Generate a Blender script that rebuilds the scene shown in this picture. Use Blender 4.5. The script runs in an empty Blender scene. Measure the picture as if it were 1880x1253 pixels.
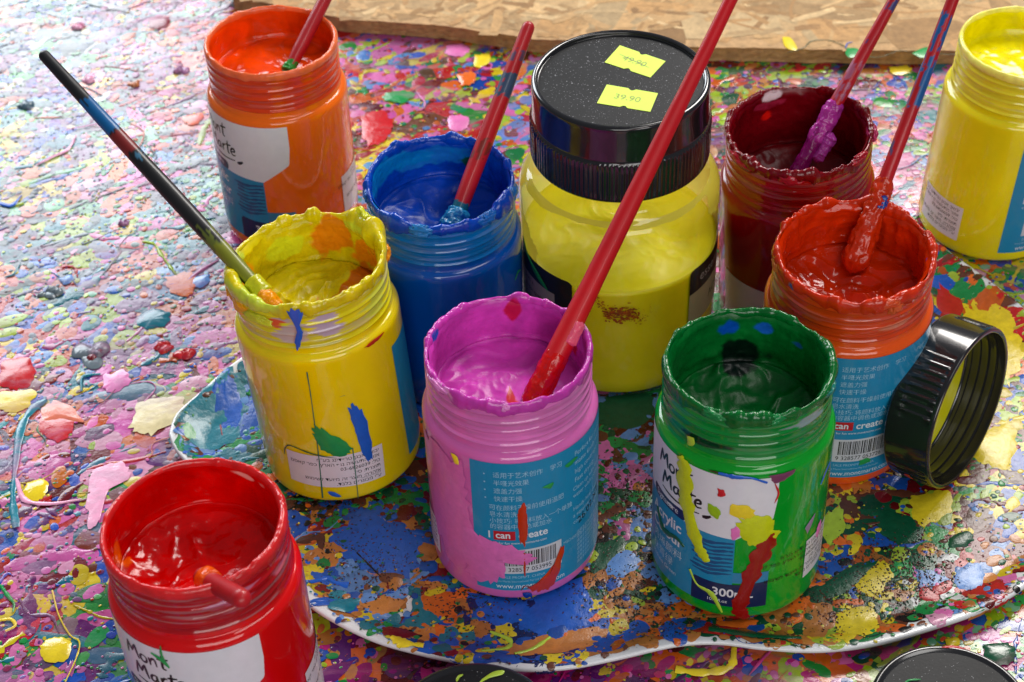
import bpy, math, random
import numpy as np
from mathutils import Vector, Matrix, Quaternion

MM = 0.001
S = bpy.context.scene
COL = S.collection
rad = math.radians

# ------------------------------------------------------------------ camera
F, PITCH, ROLL, CH = 3049.14, 0.74, -0.0448, 562.5      # focal length in photo pixels, mm
W, H = 1880, 1253
cr, sr = math.cos(ROLL), math.sin(ROLL)
FW = np.array([0, math.cos(PITCH), -math.sin(PITCH)])
_rt = np.array([1., 0, 0]); _up = np.cross(_rt, FW)
RT = cr*_rt + sr*_up; UP = -sr*_rt + cr*_up
cd = bpy.data.cameras.new('camera'); cam = bpy.data.objects.new('camera', cd); COL.objects.link(cam)
M = Matrix(((RT[0], UP[0], -FW[0], 0), (RT[1], UP[1], -FW[1], 0), (RT[2], UP[2], -FW[2], CH*MM), (0, 0, 0, 1)))
cam.matrix_world = M
cd.sensor_fit = 'HORIZONTAL'; cd.sensor_width = 36; cd.lens = 36*F/W
cd.clip_start = 0.02; cd.clip_end = 50
cd.dof.use_dof = True; cd.dof.focus_distance = 0.70; cd.dof.aperture_fstop = 18
S.camera = cam

# ------------------------------------------------------------------ world and lamps
wd = bpy.data.worlds.new('World'); S.world = wd; wd.use_nodes = True
wb = wd.node_tree.nodes['Background']; wb.inputs[0].default_value = (0.80, 0.87, 1.0, 1); wb.inputs[1].default_value = 0.14

def area(name, loc, target, sx, sy, power, col):
    l = bpy.data.lights.new(name, 'AREA'); l.shape = 'RECTANGLE'; l.size = sx; l.size_y = sy
    l.energy = power; l.color = col
    o = bpy.data.objects.new(name, l); COL.objects.link(o)
    o.location = loc
    o.rotation_euler = (Vector(target)-Vector(loc)).to_track_quat('-Z', 'Y').to_euler()
    return o
area('window_light', (-1.05, 2.5, 1.08), (-0.2, 0.75, 0), 1.35, 1.05, 41, (0.90, 0.95, 1.0))
area('back_window_light', (0.75, 1.9, 1.5), (0.05, 0.6, 0), 0.8, 0.8, 36, (1.0, 0.95, 0.9))
area('overhead_light', (0.55, 0.25, 1.5), (0.0, 0.55, 0), 1.0, 0.3, 5.0, (1.0, 0.97, 0.93))
area('added_fill_light', (0.25, -0.85, 0.72), (0.03, 0.55, 0.03), 1.2, 0.6, 10.0, (1.0, 0.98, 0.95))  # fill lamp added behind the camera to brighten the jar fronts
S.view_settings.view_transform = 'Standard'; S.view_settings.look = 'None'
S.view_settings.exposure = 0; S.view_settings.gamma = 1
S.view_settings.use_curve_mapping = False
S.render.engine = 'CYCLES'
S.cycles.max_bounces = 8; S.cycles.transparent_max_bounces = 16
S.cycles.sample_clamp_indirect = 4
S.cycles.use_denoising = True

# ------------------------------------------------------------------ pixel <-> world helpers (mm)
def at(px, py, z):
    d = FW + RT*(px-W/2)/F - UP*(py-H/2)/F
    P = np.array([0, 0, CH]); return P + d*(z-CH)/d[2]
def atv(px, py, z):
    px = np.asarray(px, float); py = np.asarray(py, float)
    d = FW[None] + RT[None]*((px-W/2)/F)[:, None] - UP[None]*((py-H/2)/F)[:, None]
    return np.array([0, 0, CH]) + d*((z-CH)/d[:, 2])[:, None]
def proj(P):
    d = np.asarray(P, float)-np.array([0, 0, CH]); z = d@FW
    return np.stack([W/2+F*(d@RT)/z, H/2-F*(d@UP)/z], -1)

# ------------------------------------------------------------------ numpy noise
def _hash(ix, iy, iz, seed):
    h = (ix*374761393 + iy*668265263 + iz*2147483647 + seed*1274126177) & 0xffffffff
    h = ((h ^ (h >> 13))*1274126177) & 0xffffffff
    h = h ^ (h >> 16)
    return (h & 0xffff)/65535.0
def vn(P, seed=0):
    P = np.asarray(P, float); i = np.floor(P).astype(np.int64); f = P-i; f = f*f*f*(f*(f*6-15)+10)
    r = 0
    for a in (0, 1):
        for b in (0, 1):
            for c in (0, 1):
                w = (f[:, 0] if a else 1-f[:, 0])*(f[:, 1] if b else 1-f[:, 1])*(f[:, 2] if c else 1-f[:, 2])
                r = r + w*_hash(i[:, 0]+a, i[:, 1]+b, i[:, 2]+c, seed)
    return r*2-1
def fbm(P, seed=0, oct=4, gain=.5):
    P = np.asarray(P, float); a = 1; s = 0; t = 0
    for k in range(oct):
        s = s+a*vn(P*(2.03**k)+k*17.3, seed+k*7); t += a; a *= gain
    return s/t
def ridg(P, seed=0, oct=3):
    P = np.asarray(P, float); a = 1; s = 0; t = 0
    for k in range(oct):
        s = s+a*(1-2*np.abs(vn(P*(2.1**k)+k*9.7, seed+k*5))); t += a; a *= .5
    return s/t

# ------------------------------------------------------------------ colour
def lin(c):
    c = np.asarray(c, float)/255; return np.where(c <= .04045, c/12.92, ((c+.055)/1.055)**2.4)
def L(*c): return tuple(lin(c))

# ------------------------------------------------------------------ materials
MATS = {}
def base_mat(name):
    m = bpy.data.materials.new(name); m.use_nodes = True
    nt = m.node_tree; b = nt.nodes['Principled BSDF']; return m, nt, b
def bump(nt, b, scale, strength, dist, detail=4, rough=.6, stretch=None, also=None):
    tc = nt.nodes.new('ShaderNodeTexCoord'); n = nt.nodes.new('ShaderNodeTexNoise')
    n.inputs['Scale'].default_value = scale; n.inputs['Detail'].default_value = detail; n.inputs['Roughness'].default_value = rough
    src = tc.outputs['Object']
    if stretch:
        mp = nt.nodes.new('ShaderNodeMapping'); mp.inputs['Scale'].default_value = stretch
        nt.links.new(src, mp.inputs[0]); src = mp.outputs[0]
    nt.links.new(src, n.inputs['Vector'])
    bp = nt.nodes.new('ShaderNodeBump'); bp.inputs['Strength'].default_value = strength; bp.inputs['Distance'].default_value = dist
    nt.links.new(n.outputs['Fac'], bp.inputs['Height']); nt.links.new(bp.outputs[0], b.inputs['Normal'])
    return n, bp
def var_color(nt, b, colsock, scale, amt):
    """small brightness variation of a colour by fine noise"""
    tc = nt.nodes.new('ShaderNodeTexCoord'); n = nt.nodes.new('ShaderNodeTexNoise')
    n.inputs['Scale'].default_value = scale; n.inputs['Detail'].default_value = 5; n.inputs['Roughness'].default_value = .65
    nt.links.new(tc.outputs['Object'], n.inputs['Vector'])
    mr = nt.nodes.new('ShaderNodeMapRange'); mr.inputs[1].default_value = .25; mr.inputs[2].default_value = .75
    mr.inputs[3].default_value = 1-amt; mr.inputs[4].default_value = 1+amt
    nt.links.new(n.outputs['Fac'], mr.inputs[0])
    vm = nt.nodes.new('ShaderNodeVectorMath'); vm.operation = 'SCALE'
    nt.links.new(colsock, vm.inputs[0]); nt.links.new(mr.outputs[0], vm.inputs['Scale'])
    nt.links.new(vm.outputs[0], b.inputs['Base Color'])
def attr_mat(name, rough=.35, coat=0., sss=0., bs=900, bst=.25, bd=.0002, amt=.12, vs=300, spec=.5, stretch=None, metal=0):
    if name in MATS: return MATS[name]
    m, nt, b = base_mat(name)
    a = nt.nodes.new('ShaderNodeAttribute'); a.attribute_name = 'Col'
    var_color(nt, b, a.outputs['Color'], vs, amt)
    b.inputs['Roughness'].default_value = rough; b.inputs['Coat Weight'].default_value = coat
    b.inputs['Coat Roughness'].default_value = .06; b.inputs['Specular IOR Level'].default_value = spec*(1-.85*min(1, coat))
    if sss:
        b.inputs['Subsurface Weight'].default_value = sss; b.inputs['Subsurface Radius'].default_value = (1, .6, .4)
        b.inputs['Subsurface Scale'].default_value = .004
    if bst: bump(nt, b, bs, bst, bd, stretch=stretch)
    MATS[name] = m; return m
def flat_mat(name, col, rough=.4, coat=0., amt=.05, vs=120, bs=500, bst=.1, bd=.0002, spec=.5, stretch=None, sss=0):
    if name in MATS: return MATS[name]
    m, nt, b = base_mat(name)
    rgb = nt.nodes.new('ShaderNodeRGB'); rgb.outputs[0].default_value = (*col, 1)
    var_color(nt, b, rgb.outputs[0], vs, amt)
    b.inputs['Roughness'].default_value = rough; b.inputs['Coat Weight'].default_value = coat
    b.inputs['Coat Roughness'].default_value = .05; b.inputs['Specular IOR Level'].default_value = spec
    if sss:
        b.inputs['Subsurface Weight'].default_value = sss; b.inputs['Subsurface Radius'].default_value = (1, .7, .4)
        b.inputs['Subsurface Scale'].default_value = .004
    if bst: bump(nt, b, bs, bst, bd, stretch=stretch)
    MATS[name] = m; return m
def clear_mat(name='clear_plastic', tint=(.99, .99, .99), lo=.06):
    if name in MATS: return MATS[name]
    m, nt, b = base_mat(name); nt.nodes.remove(b)
    out = nt.nodes['Material Output']
    tr = nt.nodes.new('ShaderNodeBsdfTransparent'); tr.inputs[0].default_value = (*tint, 1)
    gl = nt.nodes.new('ShaderNodeBsdfGlossy'); gl.inputs['Roughness'].default_value = .06
    lw = nt.nodes.new('ShaderNodeLayerWeight'); lw.inputs[0].default_value = .5
    pw = nt.nodes.new('ShaderNodeMath'); pw.operation = 'POWER'; pw.inputs[1].default_value = 4.5; nt.links.new(lw.outputs['Facing'], pw.inputs[0])
    fr = nt.nodes.new('ShaderNodeMath'); fr.operation = 'MULTIPLY_ADD'; fr.inputs[1].default_value = .8; fr.inputs[2].default_value = .045; nt.links.new(pw.outputs[0], fr.inputs[0])
    mx = nt.nodes.new('ShaderNodeMixShader')
    tc = nt.nodes.new('ShaderNodeTexCoord'); n = nt.nodes.new('ShaderNodeTexNoise'); n.inputs['Scale'].default_value = 60
    bp = nt.nodes.new('ShaderNodeBump'); bp.inputs['Strength'].default_value = .12; bp.inputs['Distance'].default_value = .001
    nt.links.new(tc.outputs['Object'], n.inputs['Vector']); nt.links.new(n.outputs['Fac'], bp.inputs['Height'])
    nt.links.new(bp.outputs[0], gl.inputs['Normal'])
    nt.links.new(fr.outputs[0], mx.inputs[0]); nt.links.new(tr.outputs[0], mx.inputs[1]); nt.links.new(gl.outputs[0], mx.inputs[2])
    nt.links.new(mx.outputs[0], out.inputs[0]); MATS[name] = m; return m

# ------------------------------------------------------------------ mesh helpers
def mesh(name, V, Fc, mat, parent=None, col=None, smooth=True, label=None):
    """V in mm; Fc: list of (n,k) int arrays (or one list of tuples)"""
    V = np.asarray(V, float)*MM
    me = bpy.data.meshes.new(name)
    if isinstance(Fc, list) and len(Fc) and isinstance(Fc[0], np.ndarray): groups = Fc
    else:
        by = {}
        for f in Fc: by.setdefault(len(f), []).append(f)
        groups = [np.array(v) for v in by.values()]
    loops = np.concatenate([g.reshape(-1) for g in groups]).astype(np.int32)
    tot = np.concatenate([np.full(len(g), g.shape[1]) for g in groups]).astype(np.int32)
    st = np.concatenate([[0], np.cumsum(tot)[:-1]]).astype(np.int32)
    me.vertices.add(len(V)); me.vertices.foreach_set('co', V.reshape(-1))
    me.loops.add(len(loops)); me.loops.foreach_set('vertex_index', loops)
    me.polygons.add(len(tot)); me.polygons.foreach_set('loop_start', st); me.polygons.foreach_set('loop_total', tot)
    me.update(calc_edges=True); me.validate()
    me.polygons.foreach_set('use_smooth', np.full(len(me.polygons), smooth))
    if col is not None:
        ca = me.color_attributes.new('Col', 'FLOAT_COLOR', 'POINT')
        c = np.ones((len(V), 4)); c[:, :3] = col; ca.data.foreach_set('color', c.reshape(-1))
    me.materials.append(mat)
    o = bpy.data.objects.new(name, me); COL.objects.link(o)
    if parent is not None: o.parent = parent
    if label: o['label'] = label
    return o
def empty(name, label, cat, loc=(0, 0, 0), group=None, quat=None):
    o = bpy.data.objects.new(name, None); COL.objects.link(o)
    o.location = [a*MM for a in loc]; o.empty_display_size = .02
    if quat is not None: o.rotation_mode = 'QUATERNION'; o.rotation_quaternion = quat
    tag(o, label, cat, group); return o
def tag(o, label, cat, group=None):
    o['label'] = label; o['category'] = cat
    if group: o['group'] = group

def revolve(prof, n=160, disp=None, closed=False):
    """prof: (k,2) r,z -> grid verts; phi=0 faces -y. disp(phi,idx,P)->(dr,dz)"""
    prof = np.asarray(prof, float); k = len(prof)
    ph = np.linspace(0, 2*np.pi, n, endpoint=False)
    r = np.repeat(prof[:, 0][:, None], n, 1); z = np.repeat(prof[:, 1][:, None], n, 1)
    PH = np.repeat(ph[None], k, 0)
    if disp is not None:
        P = np.stack([r*np.sin(PH), -r*np.cos(PH), z], -1).reshape(-1, 3)
        I = np.repeat(np.arange(k)[:, None], n, 1).reshape(-1)
        dr, dz = disp(PH.reshape(-1), I, P)
        r = r+np.reshape(dr, r.shape); z = z+np.reshape(dz, z.shape)
    V = np.stack([r*np.sin(PH), -r*np.cos(PH), z], -1).reshape(-1, 3)
    i = np.arange(k-1 if not closed else k)[:, None]; j = np.arange(n)[None]
    a = i*n+j; b = i*n+(j+1) % n; c = ((i+1) % k)*n+(j+1) % n; d = ((i+1) % k)*n+j
    Fq = np.stack([a, b, c, d], -1).reshape(-1, 4)
    return V, Fq, PH.reshape(-1)
def arc(cx, cz, r, a0, a1, n=6):
    t = np.radians(np.linspace(a0, a1, n)); return [(cx+r*math.cos(x), cz+r*math.sin(x)) for x in t]

# ------------------------------------------------------------------ flat paint shapes: (x, y, h) sheets that a map lays on a surface
class Sheet:
    def __init__(s): s.V = []; s.Q = []; s.T = []; s.C = []; s.n = 0
    def add(s, V, Q=None, T=None, C=None):
        V = np.asarray(V, float); s.V.append(V)
        if Q is not None and len(Q): s.Q.append(np.asarray(Q)+s.n)
        if T is not None and len(T): s.T.append(np.asarray(T)+s.n)
        s.C.append(np.broadcast_to(np.asarray(C if C is not None else (1, 1, 1), float), (len(V), 3)))
        s.n += len(V)
    def build(s, name, mapf, mat, parent=None, smooth=True, label=None):
        V = mapf(np.concatenate(s.V)); g = []
        if s.Q: g.append(np.concatenate(s.Q))
        if s.T: g.append(np.concatenate(s.T))
        return mesh(name, V, g, mat, parent, np.concatenate(s.C), smooth, label)

def blobs(sh, cx, cy, r, zb, hgt, col, seg, rng, rough=.18, el=None, rot=None, rings=(.55, .85), skirt=True):
    """many irregular domed paint blobs at once"""
    N = len(cx)
    if N == 0: return
    t = np.linspace(0, 2*np.pi, seg, endpoint=False)[None]
    R = np.ones((N, seg))
    for k in (2, 3, 4, 5, 7, 9, 13):
        if k*2 > seg: break
        R = R+rough*(2.1/k**1.5)*np.clip(rng.normal(size=(N, 1)), -1.4, 1.4)*np.cos(k*t+rng.uniform(0, 6.28, (N, 1)))
    R = np.clip(R, .25, 2.4)*r[:, None]
    if el is None: el = np.ones(N)
    zb = np.broadcast_to(np.asarray(zb, float), (N,)); hgt = np.broadcast_to(np.asarray(hgt, float), (N,))
    if rot is None: rot = rng.uniform(0, 6.28, N)
    ux = R*np.cos(t)*np.sqrt(el)[:, None]; uy = R*np.sin(t)/np.sqrt(el)[:, None]
    c, s_ = np.cos(rot)[:, None], np.sin(rot)[:, None]
    X = ux*c-uy*s_; Y = ux*s_+uy*c
    lev = [0.]+list(rings)+[1.]
    per = 1+seg*len(lev[1:])
    V = np.zeros((N, per, 3)); V[:, 0] = np.stack([cx, cy, zb+hgt], -1)
    for m, q in enumerate(lev[1:]):
        hh = 1-q**3 if q < 1 else 0
        wob = 1+.07*rng.normal(size=(N, seg))*(q < 1)
        V[:, 1+m*seg:1+(m+1)*seg] = np.stack([cx[:, None]+X*q, cy[:, None]+Y*q, zb[:, None]+hgt[:, None]*hh*wob], -1)
    j = np.arange(seg); jn = (j+1) % seg
    T = np.stack([np.zeros(seg, int), 1+j, 1+jn], -1)
    Q = []
    for m in range(len(lev)-2):
        a = 1+m*seg; b = 1+(m+1)*seg
        Q.append(np.stack([a+j, b+j, b+jn, a+jn], -1))
    Q = np.concatenate(Q) if Q else np.zeros((0, 4), int)
    off = (np.arange(N)*per)[:, None, None]
    sh.add(V.reshape(-1, 3), (Q[None]+off).reshape(-1, 4), (T[None]+off).reshape(-1, 3), np.repeat(col, per, 0))
def smooth_path(P, n=8):
    P = [np.asarray(p, float) for p in P]
    P = [2*P[0]-P[1]]+P+[2*P[-1]-P[-2]]; out = []
    for i in range(1, len(P)-2):
        for k in range(n):
            t = k/n
            out.append(.5*((2*P[i])+(-P[i-1]+P[i+1])*t+(2*P[i-1]-5*P[i]+4*P[i+1]-P[i+2])*t*t+(-P[i-1]+3*P[i]-3*P[i+1]+P[i+2])*t**3))
    out.append(P[-2]); return np.array(out)
def ribbon(sh, P, w, col, zb=0., h=None, n=8, taper=True, wob=0., seed=1):
    """half-tube stroke along P; w number or list"""
    P = smooth_path(P, n); k = len(P)
    if np.ndim(w) == 0:
        ww = np.full(k, float(w))
        if taper: ww *= np.clip(np.minimum(np.linspace(0.25, 4, k), np.linspace(4, .25, k)), 0, 1)
    else: ww = np.interp(np.linspace(0, 1, k), np.linspace(0, 1, len(w)), w)
    if wob: ww = ww*(1+wob*fbm(np.stack([np.arange(k)*.6, np.zeros(k), np.zeros(k)], -1), seed, 3)*2)
    T = np.gradient(P, axis=0); T /= np.linalg.norm(T, axis=1)[:, None]+1e-9
    Nn = np.stack([-T[:, 1], T[:, 0]], -1)
    if h is None: h = min(np.mean(ww)*.25, .42)
    rows = []
    for q in (-1, -.7, 0, .7, 1):
        rows.append(np.column_stack([P+Nn*(ww*.5*q)[:, None], np.full(k, zb+h*(1-q*q*(1 if abs(q) == 1 else .55)))]))
    V = np.stack(rows, 1).reshape(-1, 3)
    i = np.arange(k-1)[:, None]; j = np.arange(4)[None]
    Q = np.stack([i*5+j, i*5+j+1, (i+1)*5+j+1, (i+1)*5+j], -1).reshape(-1, 4)
    sh.add(V, Q, None, col)
def poly(sh, pts, col, zb=0., h=.2, seed=1, n=6, rough=.0, smooth=True):
    """domed blob with a given outline"""
    pts = [np.asarray(p, float) for p in pts]
    P = smooth_path(pts+[pts[0]], n)[:-1] if smooth else np.concatenate([np.linspace(pts[i], pts[(i+1) % len(pts)], n, endpoint=False) for i in range(len(pts))])
    c = P.mean(0); k = len(P)
    if rough: P = c+(P-c)*(1+rough*fbm(np.column_stack([P*.8, np.zeros(k)]), seed, 3))[:, None]
    V = [np.array([[c[0], c[1], zb+h]])]
    for q in (.5, .86, 1.): V.append(np.column_stack([c+(P-c)*q, np.full(k, zb+h*(1-q**3))]))
    V = np.concatenate(V); j = np.arange(k); jn = (j+1) % k
    T = np.stack([np.zeros(k, int), 1+j, 1+jn], -1)
    Q = np.concatenate([np.stack([1+m*k+j, 1+(m+1)*k+j, 1+(m+1)*k+jn, 1+m*k+jn], -1) for m in range(2)])
    sh.add(V, Q, T, col)
def strip(sh, u0, u1, top, bot, col, z=0., n=None):
    n = n or max(2, int(abs(u1-u0)/1.2)+1); u = np.linspace(u0, u1, n)
    t = np.array([top(x) if callable(top) else top for x in u]); b = np.array([bot(x) if callable(bot) else bot for x in u])
    m = 4
    V = np.concatenate([np.column_stack([u, b+(t-b)*i/(m-1), np.full(n, z)]) for i in range(m)])
    j = np.arange(n-1)[None]; i = np.arange(m-1)[:, None]
    sh.add(V, np.stack([i*n+j, i*n+j+1, (i+1)*n+j+1, (i+1)*n+j], -1).reshape(-1, 4), None, col)
TEXTC = {}
def text2d(s, size, bold=0., shear=0.):
    key = (s, size, bold, shear)
    if key in TEXTC: return TEXTC[key]
    cu = bpy.data.curves.new('t', 'FONT'); cu.body = s; cu.size = 1; cu.resolution_u = 3; cu.offset = bold; cu.shear = shear
    o = bpy.data.objects.new('t', cu); COL.objects.link(o)
    dg = bpy.context.evaluated_depsgraph_get(); me = bpy.data.meshes.new_from_object(o.evaluated_get(dg))
    V = np.array([v.co[:] for v in me.vertices]).reshape(-1, 3)*size; Fc = [tuple(p.vertices) for p in me.polygons]
    bpy.data.objects.remove(o); bpy.data.curves.remove(cu); bpy.data.meshes.remove(me)
    T = []
    for f in Fc:
        for i in range(1, len(f)-1): T.append((f[0], f[i], f[i+1]))
    TEXTC[key] = (V, np.array(T).reshape(-1, 3)); return TEXTC[key]
def text(sh, s, x, y, size, col, z=0., rot=0., bold=0., align='L', sx=1., shear=0.):
    V, T = text2d(s, size, bold, shear)
    if len(V) == 0: return 0
    V = V.copy(); V[:, 0] *= sx; w = V[:, 0].max()
    if align == 'C': V[:, 0] -= w/2
    if align == 'R': V[:, 0] -= w
    c, q = math.cos(rot), math.sin(rot)
    X = V[:, 0]*c-V[:, 1]*q+x; Y = V[:, 0]*q+V[:, 1]*c+y
    sh.add(np.column_stack([X, Y, np.full(len(X), z)]), None, T, col); return w

def cyl(r, phi0=0., zs=1., zo=0.):
    """lay (arc mm, z mm, h mm) on a cylinder; arc 0 at phi0 degrees (0 = facing -y, + to the right)"""
    def f(V):
        p = rad(phi0)+V[:, 0]/r; R = r+V[:, 2]
        return np.column_stack([R*np.sin(p), -R*np.cos(p), V[:, 1]*zs+zo])
    return f

# ------------------------------------------------------------------ paints
PC = {k: lin(v) for k, v in dict(pink=(232, 120, 190), hotpink=(215, 60, 140), magenta=(160, 30, 120), red=(200, 30, 38), crimson=(125, 18, 30),
      orange=(232, 110, 35), tan=(205, 130, 62), yellow=(238, 212, 40), lime=(178, 208, 60), green=(30, 150, 75), dkgreen=(12, 84, 56),
      teal=(30, 128, 150), blue=(30, 95, 200), ltblue=(105, 155, 225), navy=(24, 44, 105), purple=(110, 50, 120), mauve=(160, 110, 155),
      brown=(105, 58, 42), cream=(232, 218, 170), white=(225, 228, 230), grey=(110, 125, 135), black=(22, 20, 22), salmon=(235, 130, 105),
      mint=(130, 200, 160), ltpink=(240, 170, 205), pgreen=(70, 175, 90), dkred=(90, 12, 16), slate=(80, 105, 120)).items()}
ZONES = [  # x, y in the photo, colours that lie there
    (100, 100, 'mint ltpink ltblue salmon white slate grey cream mauve slate grey pgreen teal slate blue'),
    (330, 130, 'salmon mauve orange mint ltpink grey yellow red slate mauve grey pink'),
    (100, 380, 'mauve ltpink mint teal grey salmon blue slate lime grey slate yellow teal'),
    (330, 380, 'teal orange mint lime pink grey ltblue salmon slate slate green red teal'),
    (120, 560, 'purple teal slate slate blue red pink lime salmon mauve teal blue ltblue'),
    (330, 580, 'orange pink slate teal ltblue mauve red yellow pink green salmon mauve'),
    (60, 740, 'pink red yellow salmon blue teal ltpink orange pink crimson'),
    (250, 740, 'pink ltpink mauve orange yellow lime teal blue pink pink cream crimson'),
    (60, 900, 'red blue teal navy yellow pink orange crimson purple green'),
    (160, 960, 'ltpink blue green yellow pink ltpink red purple teal crimson'),
    (60, 1100, 'purple yellow pink red blue green pink crimson teal mauve magenta pink'),
    (170, 1180, 'green yellow pink teal purple blue pgreen mauve pink purple'),
    (800, 120, 'red pink orange blue yellow green crimson pink lime ltblue red brown'),
    (700, 280, 'red pink orange ltblue green yellow crimson red pink orange'),
    (900, 250, 'pink orange ltblue yellow red lime green pink brown'),
    (1400, 160, 'brown orange crimson pink green blue dkgreen red tan lime purple'),
    (1650, 200, 'brown tan pink red blue lime green orange purple pink teal'),
    (1680, 330, 'pink ltpink lime ltblue green orange pink mauve red'),
    (1800, 500, 'green pink blue lime ltpink yellow mint orange'),
    (650, 1190, 'pink green orange tan lime blue brown purple'),
    (750, 1220, 'hotpink magenta purple pink crimson hotpink dkred'),
    (1250, 1220, 'magenta hotpink purple hotpink dkred yellow green purple pink crimson orange'),
    (1450, 1230, 'orange green blue hotpink yellow tan dkgreen lime pink'),
    (1820, 1180, 'pgreen pink lime yellow orange blue mint hotpink'),
]
zx = np.array([z[0] for z in ZONES]); zy = np.array([z[1] for z in ZONES])
def zone_colors(X, Y, rng, coh=.0):
    q = proj(np.column_stack([X, Y, np.zeros(len(X))]))
    d = np.hypot(q[:, 0][:, None]-zx+rng.normal(0, 45, (len(X), len(zx))), q[:, 1][:, None]-zy+rng.normal(0, 45, (len(X), len(zx))))
    k = d.argmin(1); out = np.zeros((len(X), 3))
    for i, z in enumerate(ZONES):
        m = np.where(k == i)[0]
        if len(m):
            names = z[2].split(); ix = rng.integers(0, len(names), len(m)); f = vn(np.column_stack([X[m]*.03, Y[m]*.03, np.full(len(m), 3.)]), 5)
            ix = np.where(rng.random(len(m)) < coh, (np.abs(f*2.7)*len(names)).astype(int) % len(names), ix); out[m] = np.array([PC[n] for n in names])[ix]
    g = out.mean(1, keepdims=True); out = np.clip(out*1.06-g*.06, .003, 1)*.64
    j = 1+rng.normal(0, .12, (len(X), 1)); return np.clip(out*j+rng.normal(0, .015, out.shape), .004, .9)

# ------------------------------------------------------------------ the tabletop
def tabletop():
    m, nt, b = base_mat('tabletop_paint')
    tc = nt.nodes.new('ShaderNodeTexCoord'); cols = ['mauve', 'pink', 'slate', 'red', 'crimson', 'teal', 'purple', 'brown', 'orange', 'green']
    ns = nt.nodes.new('ShaderNodeTexNoise'); ns.inputs['Scale'].default_value = 30; ns.inputs['Detail'].default_value = 6
    mx = nt.nodes.new('ShaderNodeMix'); mx.data_type = 'RGBA'; mx.inputs[0].default_value = .04
    nt.links.new(tc.outputs['Object'], ns.inputs['Vector'])
    nt.links.new(tc.outputs['Object'], mx.inputs[6]); nt.links.new(ns.outputs['Color'], mx.inputs[7])
    vo = nt.nodes.new('ShaderNodeTexVoronoi'); vo.inputs['Scale'].default_value = 90
    nt.links.new(mx.outputs[2], vo.inputs['Vector'])
    sp = nt.nodes.new('ShaderNodeSeparateColor'); nt.links.new(vo.outputs['Color'], sp.inputs[0])
    cr_ = nt.nodes.new('ShaderNodeValToRGB'); cr_.color_ramp.interpolation = 'CONSTANT'
    e = cr_.color_ramp.elements
    while len(e) < len(cols): e.new(0.5)
    for i, c in enumerate(cols): e[i].position = i/len(cols); e[i].color = (*PC[c], 1)
    nt.links.new(sp.outputs[0], cr_.inputs[0]); nt.links.new(cr_.outputs[0], b.inputs['Base Color'])
    b.inputs['Roughness'].default_value = .3
    bump(nt, b, 250, .5, .0006)
    # a slab with a front edge thickness
    x0, x1, y0, y1 = -750, 750, 120, 1500
    n = 60; xs = np.linspace(x0, x1, n); ys = np.linspace(y0, y1, n); X, Y = np.meshgrid(xs, ys)
    V = np.column_stack([X.ravel(), Y.ravel(), np.zeros(n*n)])
    i = np.arange(n-1)[:, None]; j = np.arange(n-1)[None]
    Q = np.stack([i*n+j, i*n+j+1, (i+1)*n+j+1, (i+1)*n+j], -1).reshape(-1, 4)
    B = np.array([[x0, y0, -20], [x1, y0, -20], [x1, y1, -20], [x0, y1, -20], [x0, y0, 0], [x1, y0, 0], [x1, y1, 0], [x0, y1, 0]])
    Q2 = np.array([[0, 3, 2, 1], [0, 1, 5, 4], [1, 2, 6, 5], [2, 3, 7, 6], [3, 0, 4, 7]])+n*n
    o = mesh('tabletop', np.concatenate([V, B]), [np.concatenate([Q, Q2])], m, smooth=False)
    o['kind'] = 'structure'; o['label'] = 'table surface buried under layers of dried splattered paint'
tabletop()

# painter's palette tray outline (mm), its centre and its height field
PAL_PX = [(316, 797), (330, 760), (372, 722), (440, 664), (560, 590), (760, 500), (1000, 450), (1300, 430), (1560, 425), (1690, 438), (1760, 480), (1880, 572), (1990, 690),
          (2050, 830), (2020, 960), (1880, 1072), (1800, 1118), (1700, 1153), (1600, 1180), (1500, 1191), (1400, 1186), (1320, 1176), (1240, 1180), (1130, 1205), (1040, 1222),
          (950, 1225), (860, 1214), (780, 1198), (680, 1168), (575, 1110), (500, 1030), (430, 950), (365, 868), (328, 826)]
pp = np.array([at(x, y, 9)[:2] for x, y in PAL_PX]); pp = smooth_path(list(pp)+[pp[0]], 10)[:-1]
PCN = at(1180, 850, 3)[:2]
_a = np.arctan2(pp[:, 1]-PCN[1], pp[:, 0]-PCN[0]); _r = np.hypot(pp[:, 0]-PCN[0], pp[:, 1]-PCN[1])
_o = np.argsort(_a); PA = _a[_o]; PR = _r[_o]
def pal_r(th): return np.interp(th, PA, PR, period=2*np.pi)
FLOOR = 3.4
def pal_h(x, y):
    dx = x-PCN[0]; dy = y-PCN[1]; th = np.arctan2(dy, dx); r = np.hypot(dx, dy); R = pal_r(th)
    d = R-r; t = np.clip(1-d/17, 0, 1.0); return FLOOR+6.0*t*t*(3-2*t)*.95+.4*t
def pal_in(x, y, m=0.):
    dx = x-PCN[0]; dy = y-PCN[1]; return np.hypot(dx, dy) < pal_r(np.arctan2(dy, dx))-m

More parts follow.
